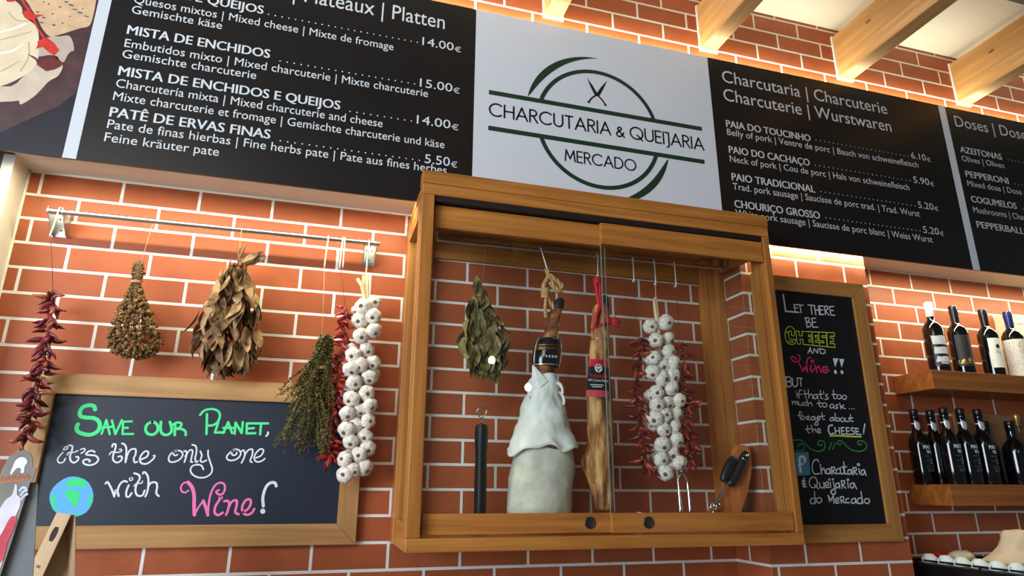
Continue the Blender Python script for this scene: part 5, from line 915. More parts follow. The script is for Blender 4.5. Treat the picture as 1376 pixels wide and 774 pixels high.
for q, (x, z, s_) in enumerate(((1.786, 1.895, 1.1), (1.794, 1.862, 1.15), (1.796, 1.83, 1.2), (1.80, 1.80, 1.1))):
    m.tube([(x + .014 * s_ * math.cos(a), -.246 + .010 * q + .012 * math.sin(a * .5), z + .024 * s_ * math.sin(a)) for a in [-.6 + 4.6 * k / 12 for k in range(13)]], [.008 - .004 * abs(k / 6 - 1) for k in range(13)], 8)
m.build('cloth_knot', CLOTH, t, smooth=True)
def band(rows, a0, a1, off, n=28):
    """a strip wrapped round part of a body; rows are (z, xc, rx, ry)"""
    m = MB(); vs = []
    for z, xc, rx, ry in rows:
        vs.append([m.bm.verts.new((xc + (rx + off) * math.cos(a0 + (a1 - a0) * k / n), -.2 + (ry + off) * math.sin(a0 + (a1 - a0) * k / n), z)) for k in range(n + 1)])
    for a, b2 in zip(vs, vs[1:]):
        for k in range(n): m.face([a[k], a[k + 1], b2[k + 1], b2[k]])
    return m
lab = plain('black_ham_label', (24, 18, 16), .12, spec=.6, var=.2, scale=30)
rows = [(1.984, 1.753, .041, .038), (2.004, 1.755, .045, .041), (2.035, 1.759, .046, .042), (2.062, 1.762, .043, .039), (2.087, 1.767, .036, .034)]
bd = band(rows, 0, 2 * PI - .001, .006).build('ham_label', lab, t, smooth=True)
gold = plain('label_gold', (140, 104, 54), .35, .5, var=.2); silver = plain('label_silver', (206, 206, 204), .3, .4, var=.15)
for z, mt in ((1.986, silver), (2.040, gold), (2.046, gold), (2.056, gold), (2.082, silver)):
    k = 0 if z < 2 else (2 if z < 2.05 else (3 if z < 2.07 else 4)); xc = rows[k][1]; r = rows[k][2]
    band([(z, xc, r, r - .003), (z + .0022, xc, r, r - .003)], -PI, 0, .0075).build('label_line', mt, bd)
for a in (-2.75, -.35):
    m = MB(); m.tube([(x + (rx + .009) * math.cos(a), -.2 + (ry + .009) * math.sin(a), z) for z, x, rx, ry in rows], .0022, 6); m.build('label_line', silver, bd, smooth=True)
m = MB()
for x in (1.738, 1.750, 1.762, 1.774): m.box(x, x + .006, -.2505, -.2478, 2.010, 2.018)
m.build('label_print', silver, bd)
def twisted(m, pts, R, y):
    """two-strand rope along a path"""
    V = [Vector((x, y, z)) for x, z in pts]; P = []
    for i in range(len(V) - 1):
        for k in range(8):
            u = k / 8; a = V[max(i - 1, 0)]; b2 = V[i]; c = V[i + 1]; d = V[min(i + 2, len(V) - 1)]
            P.append(.5 * ((2 * b2) + (c - a) * u + (2 * a - 5 * b2 + 4 * c - d) * u * u + (3 * b2 - a - 3 * c + d) * u ** 3))
    P.append(V[-1])
    for ph in (0, 2.09, 4.19):
        Q = []; run = 0
        for i, p in enumerate(P):
            t = (P[min(i + 1, len(P) - 1)] - P[max(i - 1, 0)]).normalized(); n1 = t.cross(Vector((0, 1, 0))).normalized(); n2 = t.cross(n1)
            if i: run += (p - P[i - 1]).length
            an = run / R * .9 + ph; Q.append(p + (n1 * math.cos(an) + n2 * math.sin(an)) * R * .52)
        m.tube(Q, R * .56, 7)
m = MB()
twisted(m, D['rope'], .0088, -.208); twisted(m, D['rope2'], .0105, -.213); twisted(m, D['rope3'], .0066, -.214)
for k in range(7): m.tube([(1.755 + .014 * math.cos(a), -.206 + .014 * math.sin(a), 2.245 + k * .0055 + .003 * math.sin(a + k)) for a in [2 * PI * i / 10 for i in range(11)]], .004, 6)
m.build('rope', TWINE, t, smooth=True)

t = thing('cured_ham', 'long thin cured shoulder ham on a red cord with a black and red label', 'ham', (1.965, -.2, 1.5))
body([(1.494, 1.968, -.2, .022, .018), (1.503, 1.968, -.2, .034, .028), (1.54, 1.967, -.2, .040, .034), (1.60, 1.955, -.2, .047, .038), (1.655, 1.943, -.2, .056, .042), (1.70, 1.956, -.2, .044, .038), (1.76, 1.960, -.2, .047, .038), (1.84, 1.962, -.2, .046, .036), (1.95, 1.966, -.2, .041, .034), (2.05, 1.969, -.2, .036, .031), (2.12, 1.973, -.2, .034, .030), (2.17, 1.975, -.2, .031, .028), (2.21, 1.978, -.2, .026, .024), (2.235, 1.980, -.2, .014, .013)], 44, .013, 26, 9, .35).build('meat', HAM2, t, smooth=True)
body([(2.195, 1.986, -.2, .021, .021), (2.23, 1.996, -.2, .018, .018), (2.265, 1.998, -.2, .014, .014), (2.275, 1.998, -.2, .006, .006)], 16, .003, 40, 4).build('hoof', HOOF, t, smooth=True)
RED = plain('red_cord', (196, 24, 42), .7, var=.15, scale=200, bump=.3, bscale=500)
m = MB(); c = [(x, -.236, z) for x, z in D['cord']]
m.tube([(1.9625, -.207, 2.342), (1.955, -.215, 2.315), (1.958, -.222, 2.26), (1.962, -.23, 2.22), (1.945, -.235, 2.185), (1.938, -.234, 2.14)], .0068, 8)
m.tube([(1.966, -.207, 2.342), (1.974, -.215, 2.31), (1.967, -.222, 2.26), (1.968, -.23, 2.22), (1.985, -.235, 2.18), (2.006, -.232, 2.155)], .0068, 8)
for k in range(3): m.tube([(1.9635 + .012 * math.cos(a), -.210 + .012 * math.sin(a), 2.318 + k * .008) for a in [2 * PI * i / 10 for i in range(11)]], .0048, 6)
m.tube([(1.974 + .0335 * math.cos(a), -.2 + .031 * math.sin(a), 2.155 + .02 * math.cos(a)) for a in [2 * PI * i / 16 for i in range(17)]], .0055, 8)
for dx, dz in ((.032, -.006), (.040, .008), (.036, .02)): m.tube([(2.004, -.232, 2.158), (2.004 + dx * .5, -.236, 2.160 + dz), (2.004 + dx, -.234, 2.150 + dz)], [.006, .0065, .004], 8)
m.build('red_cord', RED, t, smooth=True)
MB().tube([(1.973 + .036 * math.cos(a), -.2 + .033 * math.sin(a), 2.098) for a in [2 * PI * i / 16 for i in range(17)]], .0016, 6).build('wire_tie', STEEL, t, smooth=True)
def card(z0, z1, off, mat, name, parent, u0=0, u1=1):
    """piece of the label between two heights, gently bowed"""
    m = MB(); n = 10; vs = []
    for i in range(5):
        z = z0 + (z1 - z0) * i / 4; v = (z - 1.876) / (2.012 - 1.876)
        xa = 1.873 + (1.8895 - 1.873) * v; xb = 1.962 + (1.974 - 1.962) * min(1, v * 2) - max(0, v - .55) * .026
        row = []
        for k in range(n + 1):
            u = u0 + (u1 - u0) * k / n; x = xa + (xb - xa) * u
            row.append(m.bm.verts.new((x + .012, -.247 - .016 * math.sin(PI * (u * .8 + .15)) - off, z)))
        vs.append(row)
    for a, b2 in zip(vs, vs[1:]):
        for k in range(n): m.face([a[k], a[k + 1], b2[k + 1], b2[k]])
    return m.build(name, mat, parent, smooth=True)
L_BLK = plain('label_black', (22, 20, 20), .25, var=.1); L_RED = plain('label_red', (198, 30, 52), .3, var=.08); L_PINK = plain('label_rose', (206, 74, 88), .35, var=.2, scale=60)
lb = card(1.876, 2.012, 0, L_BLK, 'ham_label', t)
card(1.985, 2.012, .0006, L_RED, 'label_red_top', lb); card(1.876, 1.900, .0006, L_PINK, 'label_red_foot', lb)
m = MB(); m.disc(1.933, 1.979, -.2642, .0145, 24, .0150); m.build('label_badge', plain('badge_white', (232, 234, 236), .4, var=.03), lb)
m = MB()
for pts in ([(1.924, 1.981), (1.933, 1.967)], [(1.942, 1.981), (1.933, 1.967)], [(1.922, 1.986), (1.944, 1.986)], [(1.933, 1.992), (1.933, 1.984)], [(1.927, 1.979), (1.933, 1.971), (1.939, 1.979)], [(1.928, 1.989), (1.938, 1.989)]): m.ribbon(pts, .0022, -.2648, smooth=False)
m.build('badge_emblem', INK_DARK, lb)
m = MB(); text(m, 'Veteado', 1.895, 1.966, 1.944, .016, -.2640, .01); m.build('label_lettering', L_RED, lb)
m = MB(); text(m, '100% Country Magno', 1.892, 1.968, 1.931, .008, -.2640, .01)
for x0, x1, z in ((1.899, 1.951, 1.917), (1.905, 1.944, 1.910)): m.box(x0, x1, -.2642, -.2638, z, z + .003)
m.build('label_small_print', INK_WHITE, lb)

# ------------------------------------------------------------------ tools standing in the cabinet
CF = Z0 + .036
t = thing('sharpening_tool', 'upright tool with long black handle and wire ring top at cabinet left', 'tool', (1.521, -.2, CF))
m = MB(); m.lathe([(.006, 0), (.0195, .001), (.0205, .06), (.0205, .17), (.0190, .25), (.0225, .29), (.0225, .332), (.019, .349), (.010, .352), (.004, .353)], (1.521, -.2, CF), 24); m.build('handle', BLACK_RUBBER, t, smooth=40)
zt = CF + .352
MB().tube([(1.521, -.2, zt - .004), (1.520, -.2, zt + .018), (1.510, -.2, zt + .030), (1.503, -.2, zt + .044), (1.512, -.2, zt + .055), (1.524, -.2, zt + .056), (1.536, -.2, zt + .050), (1.538, -.2, zt + .042), (1.528, -.2, zt + .028), (1.5215, -.2, zt + .018)], .0026, 8).build('ring', CHROME, t, smooth=True)

t = thing('wooden_stand', 'curved reddish wooden board standing in the right corner of the cabinet', 'board', (2.47, -.2, CF))
P = [(x, z) for x, z in D['paddle'] if z > 1.475]
i0 = [i for i, p in enumerate(P) if abs(p[0] - 2.5047) < .001][0]
P = P[:i0 + 1] + [(2.470, CF + .0005), (2.318, CF + .0005)] + P[i0 + 1:]
Q = P
m = MB(); m.prism(Q, -.212, -.188); bmesh.ops.bevel(m.bm, geom=[e for e in m.bm.edges if abs(e.verts[0].co.y - e.verts[1].co.y) < 1e-6], offset=.003, segments=2, affect='EDGES'); m.build('board', PADDLE_W, t, smooth=35)
t = thing('black_opener', 'black handled metal opener leaning on the curved wooden board', 'tool', (2.43, -.23, 1.5))
def grip(pts, r, n=14):
    m = MB(); V = [Vector((x, -.236, z)) for x, z in pts]; P = []
    for i in range(len(V) - 1):
        for k in range(4):
            u = k / 4; a = V[max(i - 1, 0)]; b2 = V[i]; c = V[i + 1]; d = V[min(i + 2, len(V) - 1)]
            P.append(.5 * ((2 * b2) + (c - a) * u + (2 * a - 5 * b2 + 4 * c - d) * u * u + (3 * b2 - a - 3 * c + d) * u ** 3))
    P.append(V[-1]); L_ = len(P) - 1
    m.tube(P, [r * (1 - max(0, abs(i / L_ - .5) * 2 - .72) ** 1.3 * 1.9) for i in range(L_ + 1)], n)
    for v in m.bm.verts: v.co.y = -.236 + (v.co.y + .236) * .8
    return m
grip(D['grip1'], .0165).build('grip', BLACK_RUBBER, t, smooth=50)
grip(D['grip2'], .0175).build('grip', BLACK_RUBBER, t, smooth=50)
m = MB(); m.tube([(2.4487, -.236, 1.590)] + [(x, -.236, z) for x, z in D['shaft']] + [(2.388, -.236, 1.522)], [.005, .0045, .0042, .004, .004], 10)
for cx, cz in ((2.390, 1.512), (2.376, 1.506)): m.tube([(cx + .0125 * math.cos(a), -.236 + .004 * math.sin(a), cz + .0125 * math.sin(a)) for a in [2 * PI * i / 14 for i in range(15)]], .0035, 8)
m.tube([(2.380, -.236, 1.500), (2.366, -.236, 1.478), (2.36, -.236, CF)], [.004, .004, .003], 8)
m.build('shaft', CHROME, t, smooth=50)
m = MB(); m.lathe([(0, .003), (.006, .002), (.007, 0)], (2.529, -.2492, 1.686), 14, Matrix(((1, 0, 0), (0, 0, -1), (0, 1, 0)))); m.tube([(2.506, -.2495, 1.677), (2.524, -.2505, 1.666)], .0014, 6); m.build('rivet', CHROME, t, smooth=True)
t = thing('shiny_bars', 'pair of slim shiny upright bars standing below the garlic inside the cabinet', 'tongs', (2.275, -.2, CF))  # two upright chrome bars meeting in a knob on top
for x, dx in ((2.255, -.006), (2.294, .004)):
    m = MB(); m.tube([(x, -.2, CF), (x, -.205, CF + .03), (x + .002, -.21, CF + .08), (x + .003 , -.206, CF + .13), (x + .004, -.2, CF + .175), (2.277, -.2, CF + .205)], [.0062, .0066, .0066, .005, .004, .004], 10); m.build('upright_bar', CHROME, t, smooth=50)
MB().lathe([(.003, -.008), (.007, -.006), (.008, 0), (.006, .007), (.002, .009)], (2.277, -.2, CF + .206), 14).build('top_knob', CHROME, t, smooth=True)
t = thing('bottle_stopper', 'tiny white stopper with a wire loop lying on the cabinet floor near the door middle', 'stopper', (2.105, -.2, CF))
MB().lathe([(.013, 0), (.0145, .002), (.0145, .05), (.011, .064), (.006, .066)], (2.100, -.2, CF), 16).build('cap', plain('stopper_white', (206, 200, 188), .5, var=.05), t, smooth=40)
MB().tube([(2.113, -.2, CF + .02), (2.118, -.203, CF + .05), (2.135, -.206, CF + .062), (2.150, -.203, CF + .048), (2.146, -.2, CF + .02), (2.14, -.2, CF + .002)], .0013, 6).build('wire_loop', STEEL, t, smooth=True)

# ------------------------------------------------------------------ wine shelves
for lab, x0, z0, z1 in (('upper wooden wine shelf on the brick wall at the right', 3.535, 1.988, 2.071), ('lower wooden wine shelf at the right holding the dark port style bottles', 3.520, 1.505, 1.590)):
    t = thing('wine_shelf', lab, 'shelf', (x0 + .9, -.1, z0), 'wine shelves')
    m = MB(); m.box(x0, 5.6, -.205, -.0006, z0, z1, .0015); m.build('shelf_board', SHELF_W, t)
def bottle(label, x, y, z, h, r, glass, prof='bordeaux', grp='bottles on the upper wine shelf', cap=None, cap_h=.075):
    t = thing('wine_bottle', label, 'bottle', (x, y, z), grp)
    if prof == 'bordeaux': P = [(r * .55, 0), (r * .96, .002), (r, .010), (r, h * .60), (r * .97, h * .635), (r * .80, h * .685), (r * .52, h * .725), (r * .38, h * .75), (r * .345, h * .80), (r * .335, h * .93), (r * .40, h * .945), (r * .40, h * .975), (r * .35, h * .985), (r * .1, h * .987)]
    else: P = [(r * .55, 0), (r * .96, .002), (r, .010), (r, h * .52), (r * .95, h * .58), (r * .74, h * .645), (r * .50, h * .69), (r * .40, h * .73), (r * .40, h * .86), (r * .44, h * .88), (r * .44, h * .92), (r * .36, h * .93), (r * .1, h * .932)]
    MB().lathe(P, (x, y, z), 32).build('glass_body', glass, t, smooth=50)
    if cap:
        zc = z + h - cap_h; rc = r * .43
        q = [(rc * .88, 0), (rc * .92, .002), (rc * .97, cap_h * .6), (rc * 1.03, cap_h * .66), (rc * 1.03, cap_h - .004), (rc * .9, cap_h), (rc * .2, cap_h + .0005)]
        MB().lathe(q, (x, y, zc), 24).build('capsule', cap, t, smooth=40)
    return t
def wrap(t, x, y, z0, z1, r, a0, a1, mat, name='label', off=.0006, parent=None):
    """paper label bowed round a bottle; angle 0 faces straight out of the wall, degrees, positive to the right"""
    m = MB(); n = 20; A = [math.radians(a0 + (a1 - a0) * k / n) for k in range(n + 1)]
    v0 = [m.bm.verts.new((x + (r + off) * math.sin(a), y - (r + off) * math.cos(a), z0)) for a in A]; v1 = [m.bm.verts.new((x + (r + off) * math.sin(a), y - (r + off) * math.cos(a), z1)) for a in A]
    for k in range(n): m.face([v0[k], v0[k + 1], v1[k + 1], v1[k]])
    return m.build(name, mat, parent or t, smooth=True)
def wrap_text(parent, s, x, y, z, r, a0, w_, cap, mat, bold=0, off=.0011, name='label_lettering'):
    m = MB(); text(m, s, 0, w_, 0, cap, 0, bold)
    for v in m.bm.verts:
        a = math.radians(a0) + v.co.x / r; v.co = Vector((x + (r + off) * math.sin(a), y - (r + off) * math.cos(a), z + v.co.z))
    return m.build(name, mat, parent)
def wrap_shape(m, polys, x, y, z, r, a0, off=.0011):
    for p in polys:
        q = bmesh.new(); q.faces.new([q.verts.new((u, v, 0)) for u, v in p])
        lo, hi = min(u for u, v in p), max(u for u, v in p); k = int((hi - lo) / .005)
        for i in range(1, k + 1):
            bmesh.ops.bisect_plane(q, geom=list(q.verts) + list(q.edges) + list(q.faces), plane_co=(lo + (hi - lo) * i / (k + 1), 0, 0), plane_no=(1, 0, 0))
        for v in q.verts:
            a = math.radians(a0) + v.co.x / r; v.co = Vector((x + (r + off) * math.sin(a), y - (r + off) * math.cos(a), z + v.co.y))
        me = bpy.data.meshes.new('q'); q.to_mesh(me); q.free(); m.mesh(me, Matrix()); bpy.data.meshes.remove(me)
ZS = 2.0712
CAP_W = plain('capsule_white', (222, 224, 228), .35, var=.03); CAP_K = plain('capsule_black', (22, 20, 22), .3, spec=.5, var=.1); CAP_B = plain('capsule_blue', (34, 40, 96), .28, .2, var=.1); CAP_G = plain('capsule_gold', (188, 146, 74), .3, .7, var=.1)
PAPER = plain('label_paper', (226, 224, 216), .6, var=.03, scale=60)
r = .0425; v0 = -38
x = 3.683; t = bottle('dark wine bottle with white capsule and a label of three pale torn stripes', x, -.125, ZS, .338, r, BLACK_GLASS, cap=CAP_W, cap_h=.070)
lb = wrap(t, x, -.125, ZS + .03, ZS + .175, r, -70, 40, plain('label_ink_black', (14, 14, 18), .4, var=.1))
m = MB()
for k, (z, hh) in enumerate(((.132, .040), (.088, .032), (.050, .026))):
    wrap_shape(m, [[(-.030, z), (.032, z - .004 + .002 * k), (.034, z + hh - .004), (.012, z + hh), (-.010, z + hh - .003), (-.033 + .006 * k, z + hh)]], x, -.125, ZS, r, -22)
m.build('label_stripes', plain('stripe_pale', (190, 194, 198), .6, var=.15, scale=90), lb)
m = MB(); wrap_shape(m, [[(i * .006 - .010, .040), (i * .006 - .0055, .040), (i * .006 - .0055, .048), (i * .006 - .010, .048)] for i in range(6)], x, -.125, ZS, r, -22); m.build('label_print', INK_GREY, lb)
x = 3.830; t = bottle('dark wine bottle with black label and a gold ornament low on it', x, -.125, ZS, .332, r, BLACK_GLASS, cap=CAP_K, cap_h=.105)
lb = wrap(t, x, -.125, ZS + .04, ZS + .185, r, -75, 50, plain('label_charcoal', (40, 39, 38), .55, var=.1))
m = MB()
wrap_shape(m, [[(-.045, .052), (.045, .052), (.045, .0545), (-.045, .0545)], [(-.030, .060), (-.018, .074), (-.010, .064), (-.020, .057)], [(.000, .058), (.010, .058), (.016, .072), (.006, .078), (-.004, .070)], [(.022, .058), (.034, .062), (.030, .074), (.024, .070)], [(-.044, .058), (-.036, .058), (-.034, .070), (-.042, .066)]], x, -.125, ZS, r, -20)
m.build('label_gold_ornament', plain('ornament_gold', (204, 166, 84), .3, .6, var=.2, scale=200), lb)
x = 4.013; t = bottle('dark wine bottle with plain white label and a black round mark', x, -.125, ZS, .330, r, BLACK_GLASS, cap=CAP_K, cap_h=.085)
lb = wrap(t, x, -.125, ZS + .042, ZS + .182, r, -58, 50, PAPER)
m = MB(); wrap_shape(m, [[(.010 + .010 * math.cos(2 * PI * k / 16), .142 + .0105 * math.sin(2 * PI * k / 16)) for k in range(16)], [(-.006, .112), (.024, .112), (.024, .1135), (-.006, .1135)], [(.006, .100), (.022, .100), (.022, .1013), (.006, .1013)], [(-.004, .117), (.014, .120), (.014, .1213), (-.004, .1185)]], x, -.125, ZS, r, -20); m.build('label_mark', INK_DARK, lb)
x = 4.172; t = bottle('wine bottle with blue capsule and a wide pale flowered label', x, -.125, ZS, .332, r * 1.04, BLACK_GLASS, cap=CAP_B, cap_h=.085)
lb = wrap(t, x, -.125, ZS + .008, ZS + .188, r * 1.04, -120, 120, plain('label_cream', (214, 206, 194), .6, var=.06, scale=60))
m = MB(); rq = random.Random(8)
for i in range(70):
    a = rq.uniform(-95, 95); z = rq.uniform(.02, .175); s_ = rq.uniform(.003, .006); q = rq.random() * 6
    wrap_shape(m, [[(s_ * math.cos(q + .2), s_ * math.sin(q + .2)), (s_ * .35 * math.cos(q + 1.6), s_ * .35 * math.sin(q + 1.6)), (s_ * math.cos(q + 3.1), s_ * math.sin(q + 3.1)), (s_ * .35 * math.cos(q + 4.7), s_ * .35 * math.sin(q + 4.7))]], x, -.125, ZS + z, r * 1.04, a)
m.build('label_flowers', plain('flower_grey_brown', (142, 124, 106), .7, var=.2), lb)
CARD = plain('pale_box_card', (232, 212, 176), .7, var=.04)
def wine_box(label, x0, x1, y0, z, h, mat, grp=None):
    t = thing('wine_box', label, 'box', ((x0 + x1) / 2, y0 / 2, z), grp)
    MB().box(x0, x1, y0, -.002, z, z + h, .002).build('box_body', mat, t)
    MB().box(x0 + .0, x1 - .0, y0 - .0012, y0, z + h - .05, z + h - .0485).build('lid_seam', plain('seam_brown', (120, 92, 62), .8, var=.1), t)
wine_box('pale cream box standing behind the flowered bottle on the upper shelf', 4.246, 4.56, -.070, ZS, .345, CARD)
ZL = 1.5902
wine_box('brown wooden box standing behind the bottles on the lower shelf', 3.845, 4.45, -.012, ZL, .326, plain('brown_box_wood', (150, 112, 74), .7, var=.12, scale=20))
G2 = 'dark fortified wine bottles on the lower shelf'
TAG = plain('neck_tag_silver', (186, 186, 188), .35, .3, var=.1)
pos = [(D['l1'][0][0] + .012, -.060, 'leftmost dark Madeira wine bottle at the end of the lower shelf'), (D['l2'][0][0], -.052, 'dark Madeira wine bottle standing back between the first and second front bottles'), (D['l3'][0][0] + .004, -.148, 'dark Madeira wine bottle third from the left on the lower shelf'),
       (D['l4'][0][0] + .008, -.148, 'dark Madeira wine bottle fourth from the left on the lower shelf'), (D['l5'][0][0] + .006, -.148, 'dark Madeira wine bottle fifth from the left, before the unlabelled dark bottles')]
for i, (x, y, lab_) in enumerate(pos):
    t = bottle(lab_, x, y, ZL, .325, .0405, BLACK_GLASS, 'port', G2, cap=CAP_K, cap_h=.050)
    wrap(t, x, y, ZL + .258, ZL + .264, .0170, -180, 180, TAG, 'neck_band', .0012)
    m = MB(); wrap_shape(m, [[(0, .272), (.012, .264), (.016, .250), (.012, .236), (.006, .229), (-.003, .240), (-.006, .256)]], x, y, ZL, .0172, -42, .0030); m.build('neck_tag', TAG, t)
    a = -26; W_ = .062
    lt = wrap_text(t, 'MADEIRA', x, y, ZL + .150, .0405, a, W_, .0155, INK_WHITE, .02)
    wrap_text(lt, 'WINE', x, y, ZL + .129, .0405, a + 16, W_ * .60, .0155, INK_WHITE, .02, name='label_lettering')
    m = MB(); wrap_shape(m, [[(u0, zz), (u1, zz), (u1, zz + hh), (u0, zz + hh)] for u0, u1, zz, hh in ((0, .05, .118, .0014), (0, .05, .098, .0010), (.02, .034, .085, .008), (.022, .032, .100, .010), (0, .05, .074, .0010), (.004, .046, .064, .0009), (.004, .046, .059, .0009), (.004, .046, .054, .0009))], x, y, ZL, .0405, a)
    m.build('label_lines', plain('label_faint', (120, 120, 124), .6, var=.1), lt)
x, y = D['l6'][0][0] - .045, -.050; bottle('unlabelled dark bottle standing behind the last Madeira wine bottle', x, y, ZL, .285, .040, BLACK_GLASS, 'port', G2, cap=CAP_K, cap_h=.05)
x, y = D['l7'][0][0] + .012, -.152; t = bottle('squat dark bottle with white outline label in front of the clear bottles', x, y, ZL, .278, .048, BLACK_GLASS, 'port', G2, cap=CAP_K, cap_h=.040)
m = MB(); wrap_shape(m, [[(0, .040), (.06, .040), (.06, .0425), (0, .0425)], [(0, .055), (.06, .055), (.06, .057), (0, .057)], [(0, .072), (.06, .072), (.06, .0745), (0, .0745)], [(0, .088), (.016, .088), (.016, .0905), (0, .0905)], [(0, .040), (.0022, .040), (.0022, .0905), (0, .0905)], [(.016, .088), (.018, .088), (.026, .108), (.024, .108)], [(.024, .106), (.04, .106), (.04, .108), (.024, .108)]], x, y, ZL, .048, -16); m.build('label_outline', INK_WHITE, t)
for i, k in enumerate(('l8', 'l9')):
    x, y = D[k][0][0] + (.0, .035)[i], -.06; bottle(('clear glass bottle with gold cap behind the squat dark bottle', 'second clear bottle with gold cap, cut off by the picture edge')[i], x, y, ZL, .325, .038, CLEAR, 'port', 'clear bottles on the lower shelf', cap=CAP_G, cap_h=.055)

# ------------------------------------------------------------------ coffee machine corner at lower right
t = thing('coffee_machine', 'black coffee machine at the bottom right corner with white cups on top', 'coffee machine', (3.70, -.36, .95))
MB().box(3.405, 4.1, -.66, -.06, .95, 1.283, .012).build('housing', plain('machine_black', (16, 15, 18), .35, var=.1), t)
m = MB(); m.tube([(3.412, -.655, 1.292), (3.412, -.07, 1.292), (4.09, -.07, 1.292)], .004, 8)
for y in (-.65, -.36, -.08): m.tube([(3.412, y, 1.282), (3.412, y, 1.292)], .004, 8)
m.build('cup_rail', plain('machine_rail_black', (24, 23, 25), .3, .6, var=.1), t, smooth=True)
m = MB(); m.box(3.4035, 3.405, -.53, -.47, 1.235, 1.262); m.build('sticker', plain('sticker_pale', (196, 196, 204), .5, var=.05), t)
t = thing('side_counter', 'counter in the right niche that carries the coffee machine', 'counter', (4.2, -.35, 0))
MB().box(3.34, 5.6, -.70, -.001, .905, .948, .004).build('counter_top', bpy.data.materials['counter_stone'], t); MB().box(3.36, 5.6, -.66, -.001, 0, .905).build('counter_body', bpy.data.materials['counter_white'], t)
CUP = plain('cup_porcelain', (226, 232, 228), .2, spec=.5, var=.01)
cups = ('first white cup at the far end of the row on the coffee machine', 'second white cup on the machine, beside the red packet', 'third white cup of the row on the machine', 'fourth white cup of the row, before the beige napkin', 'fifth white cup of the row on the machine', 'nearest white cup, at the end of the row by the paper sack')
for i, lab_ in enumerate(cups):
    x, y = 3.448 + .002 * (i % 2), -.115 - i * .072
    t = thing('coffee_cup', lab_, 'cup', (x, y, 1.2835), 'white cups on the coffee machine')
    MB().lathe([(.030, 0), (.0325, .001), (.0325, .004), (.030, .012), (.028, .020), (.020, .027), (.018, .032), (.015, .032), (.014, .029), (.002, .029)], (x, y, 1.2835), 22).build('bowl', CUP, t, smooth=50)
    MB().tube([(x - .029, y, 1.2885), (x - .040, y - .002, 1.2905), (x - .041, y - .002, 1.2995), (x - .027, y, 1.3035)], .0028, 6).build('handle', CUP, t, smooth=True)
def crumple(m, amp, sc, seed):
    for v in m.bm.verts: v.co += Vector((noise.noise(v.co * sc + Vector((seed, 0, 0))), noise.noise(v.co * sc + Vector((0, seed, 0))), noise.noise(v.co * sc + Vector((0, 0, seed))) * .6)) * amp
SACK = plain('sack_paper', (206, 184, 154), .85, var=.06, scale=20, bump=.3, bscale=40)
def lump(rows, n, amp, sc, seed):
    m = MB(); m.rings([[(x + rx * math.cos(a), y + ry * math.sin(a), z) for a in [2 * PI * k / n for k in range(n)]] for z, x, y, rx, ry in rows]); crumple(m, amp, sc, seed); return m
t = thing('paper_sack', 'crumpled beige paper sack standing on the coffee machine at the right edge', 'sack', (3.70, -.315, 1.287))
lump([(1.291, 3.665, -.315, .135, .09), (1.302, 3.665, -.315, .138, .095), (1.318, 3.678, -.315, .115, .085), (1.335, 3.692, -.315, .096, .075), (1.36, 3.702, -.315, .082, .066), (1.39, 3.710, -.315, .074, .058), (1.408, 3.714, -.315, .070, .054), (1.413, 3.714, -.315, .064, .05)], 44, .013, 24, 2).build('paper', SACK, t, smooth=60)
t = thing('paper_napkin', 'flat beige napkin bundle lying behind the cups on the machine', 'napkin', (3.56, -.20, 1.287))
lump([(1.292, 3.562, -.16, .044, .045), (1.305, 3.562, -.16, .050, .05), (1.322, 3.564, -.163, .040, .042), (1.332, 3.565, -.165, .016, .02)], 26, .008, 30, 6).build('paper', SACK, t, smooth=60)
t = thing('red_packet', 'small red packet lying behind the second white cup', 'packet', (3.535, -.075, 1.2835))
m = MB(); m.box(3.515, 3.575, -.095, -.062, 1.2845, 1.318, .006); m.build('wrapper', plain('packet_red', (190, 24, 30), .4, var=.08), t); MB().box(3.516, 3.574, -.0957, -.0951, 1.296, 1.306).build('seal_band', plain('packet_dark_red', (120, 14, 20), .4, var=.08), t)

# ------------------------------------------------------------------ paper bag and display pack at lower left
t = thing('kraft_bag', 'folded brown kraft paper bag with a hand slot at the bottom left', 'bag', (.43, -.5, 1.10))
x0, yb = .340, -.50
def quad(m, a, b2, c, d, th=.0012):
    a, b2, c, d = map(Vector, (a, b2, c, d)); n = (b2 - a).cross(d - a).normalized() * th
    m.rings([[a, b2, c, d], [a + n, b2 + n, c + n, d + n]])
FAR = Vector((-.072, .118, 0))
A1, B1 = Vector((.337, -.52, 1.102)), Vector((.515, -.52, 1.102))          # near foot corners
A0, B0 = A1 + FAR, B1 + FAR
T1_ = Vector((.436, -.52, 1.499)); T0 = T1_ + FAR * .86 + Vector((0, 0, .001))  # pinched top edge
U0, U1 = T0 + Vector((.007, .003, -.001)), T1_ + Vector((.007, .003, -.001))
m = MB(); quad(m, A0, A1, T1_, T0); m.build('front_panel', KRAFT, t)
m = MB(); quad(m, B1, B0, U0, U1); m.build('back_panel', KRAFT, t)
G = (A1 + B1) / 2; GT = T1_ + FAR * .42 + Vector((.004, 0, -.02)); GM = (G * .45 + GT * .55)
m = MB()
for q in ((A1, G, GM), (A1, GM, GT), (A1, GT, T1_), (G, B1, GM), (B1, GT, GM), (B1, U1, GT)): m.face([m.bm.verts.new(v) for v in q])
m.build('gusset', KRAFT, t)
m = MB(); quad(m, A0, A1, B1, B0); m.build('base', KRAFT, t)
f = lambda u, v: A0.lerp(A1, u).lerp(T0.lerp(T1_, u), v) 
nrm = (A1 - A0).cross(T0 - A0).normalized(); nrm = nrm if nrm.x < 0 else -nrm
m = MB()
def on(u, v, o): return f(u, v) + nrm * o
c = [(.30, .865), (.38, .840), (.62, .840), (.70, .865), (.70, .900), (.62, .922), (.38, .922), (.30, .900)]
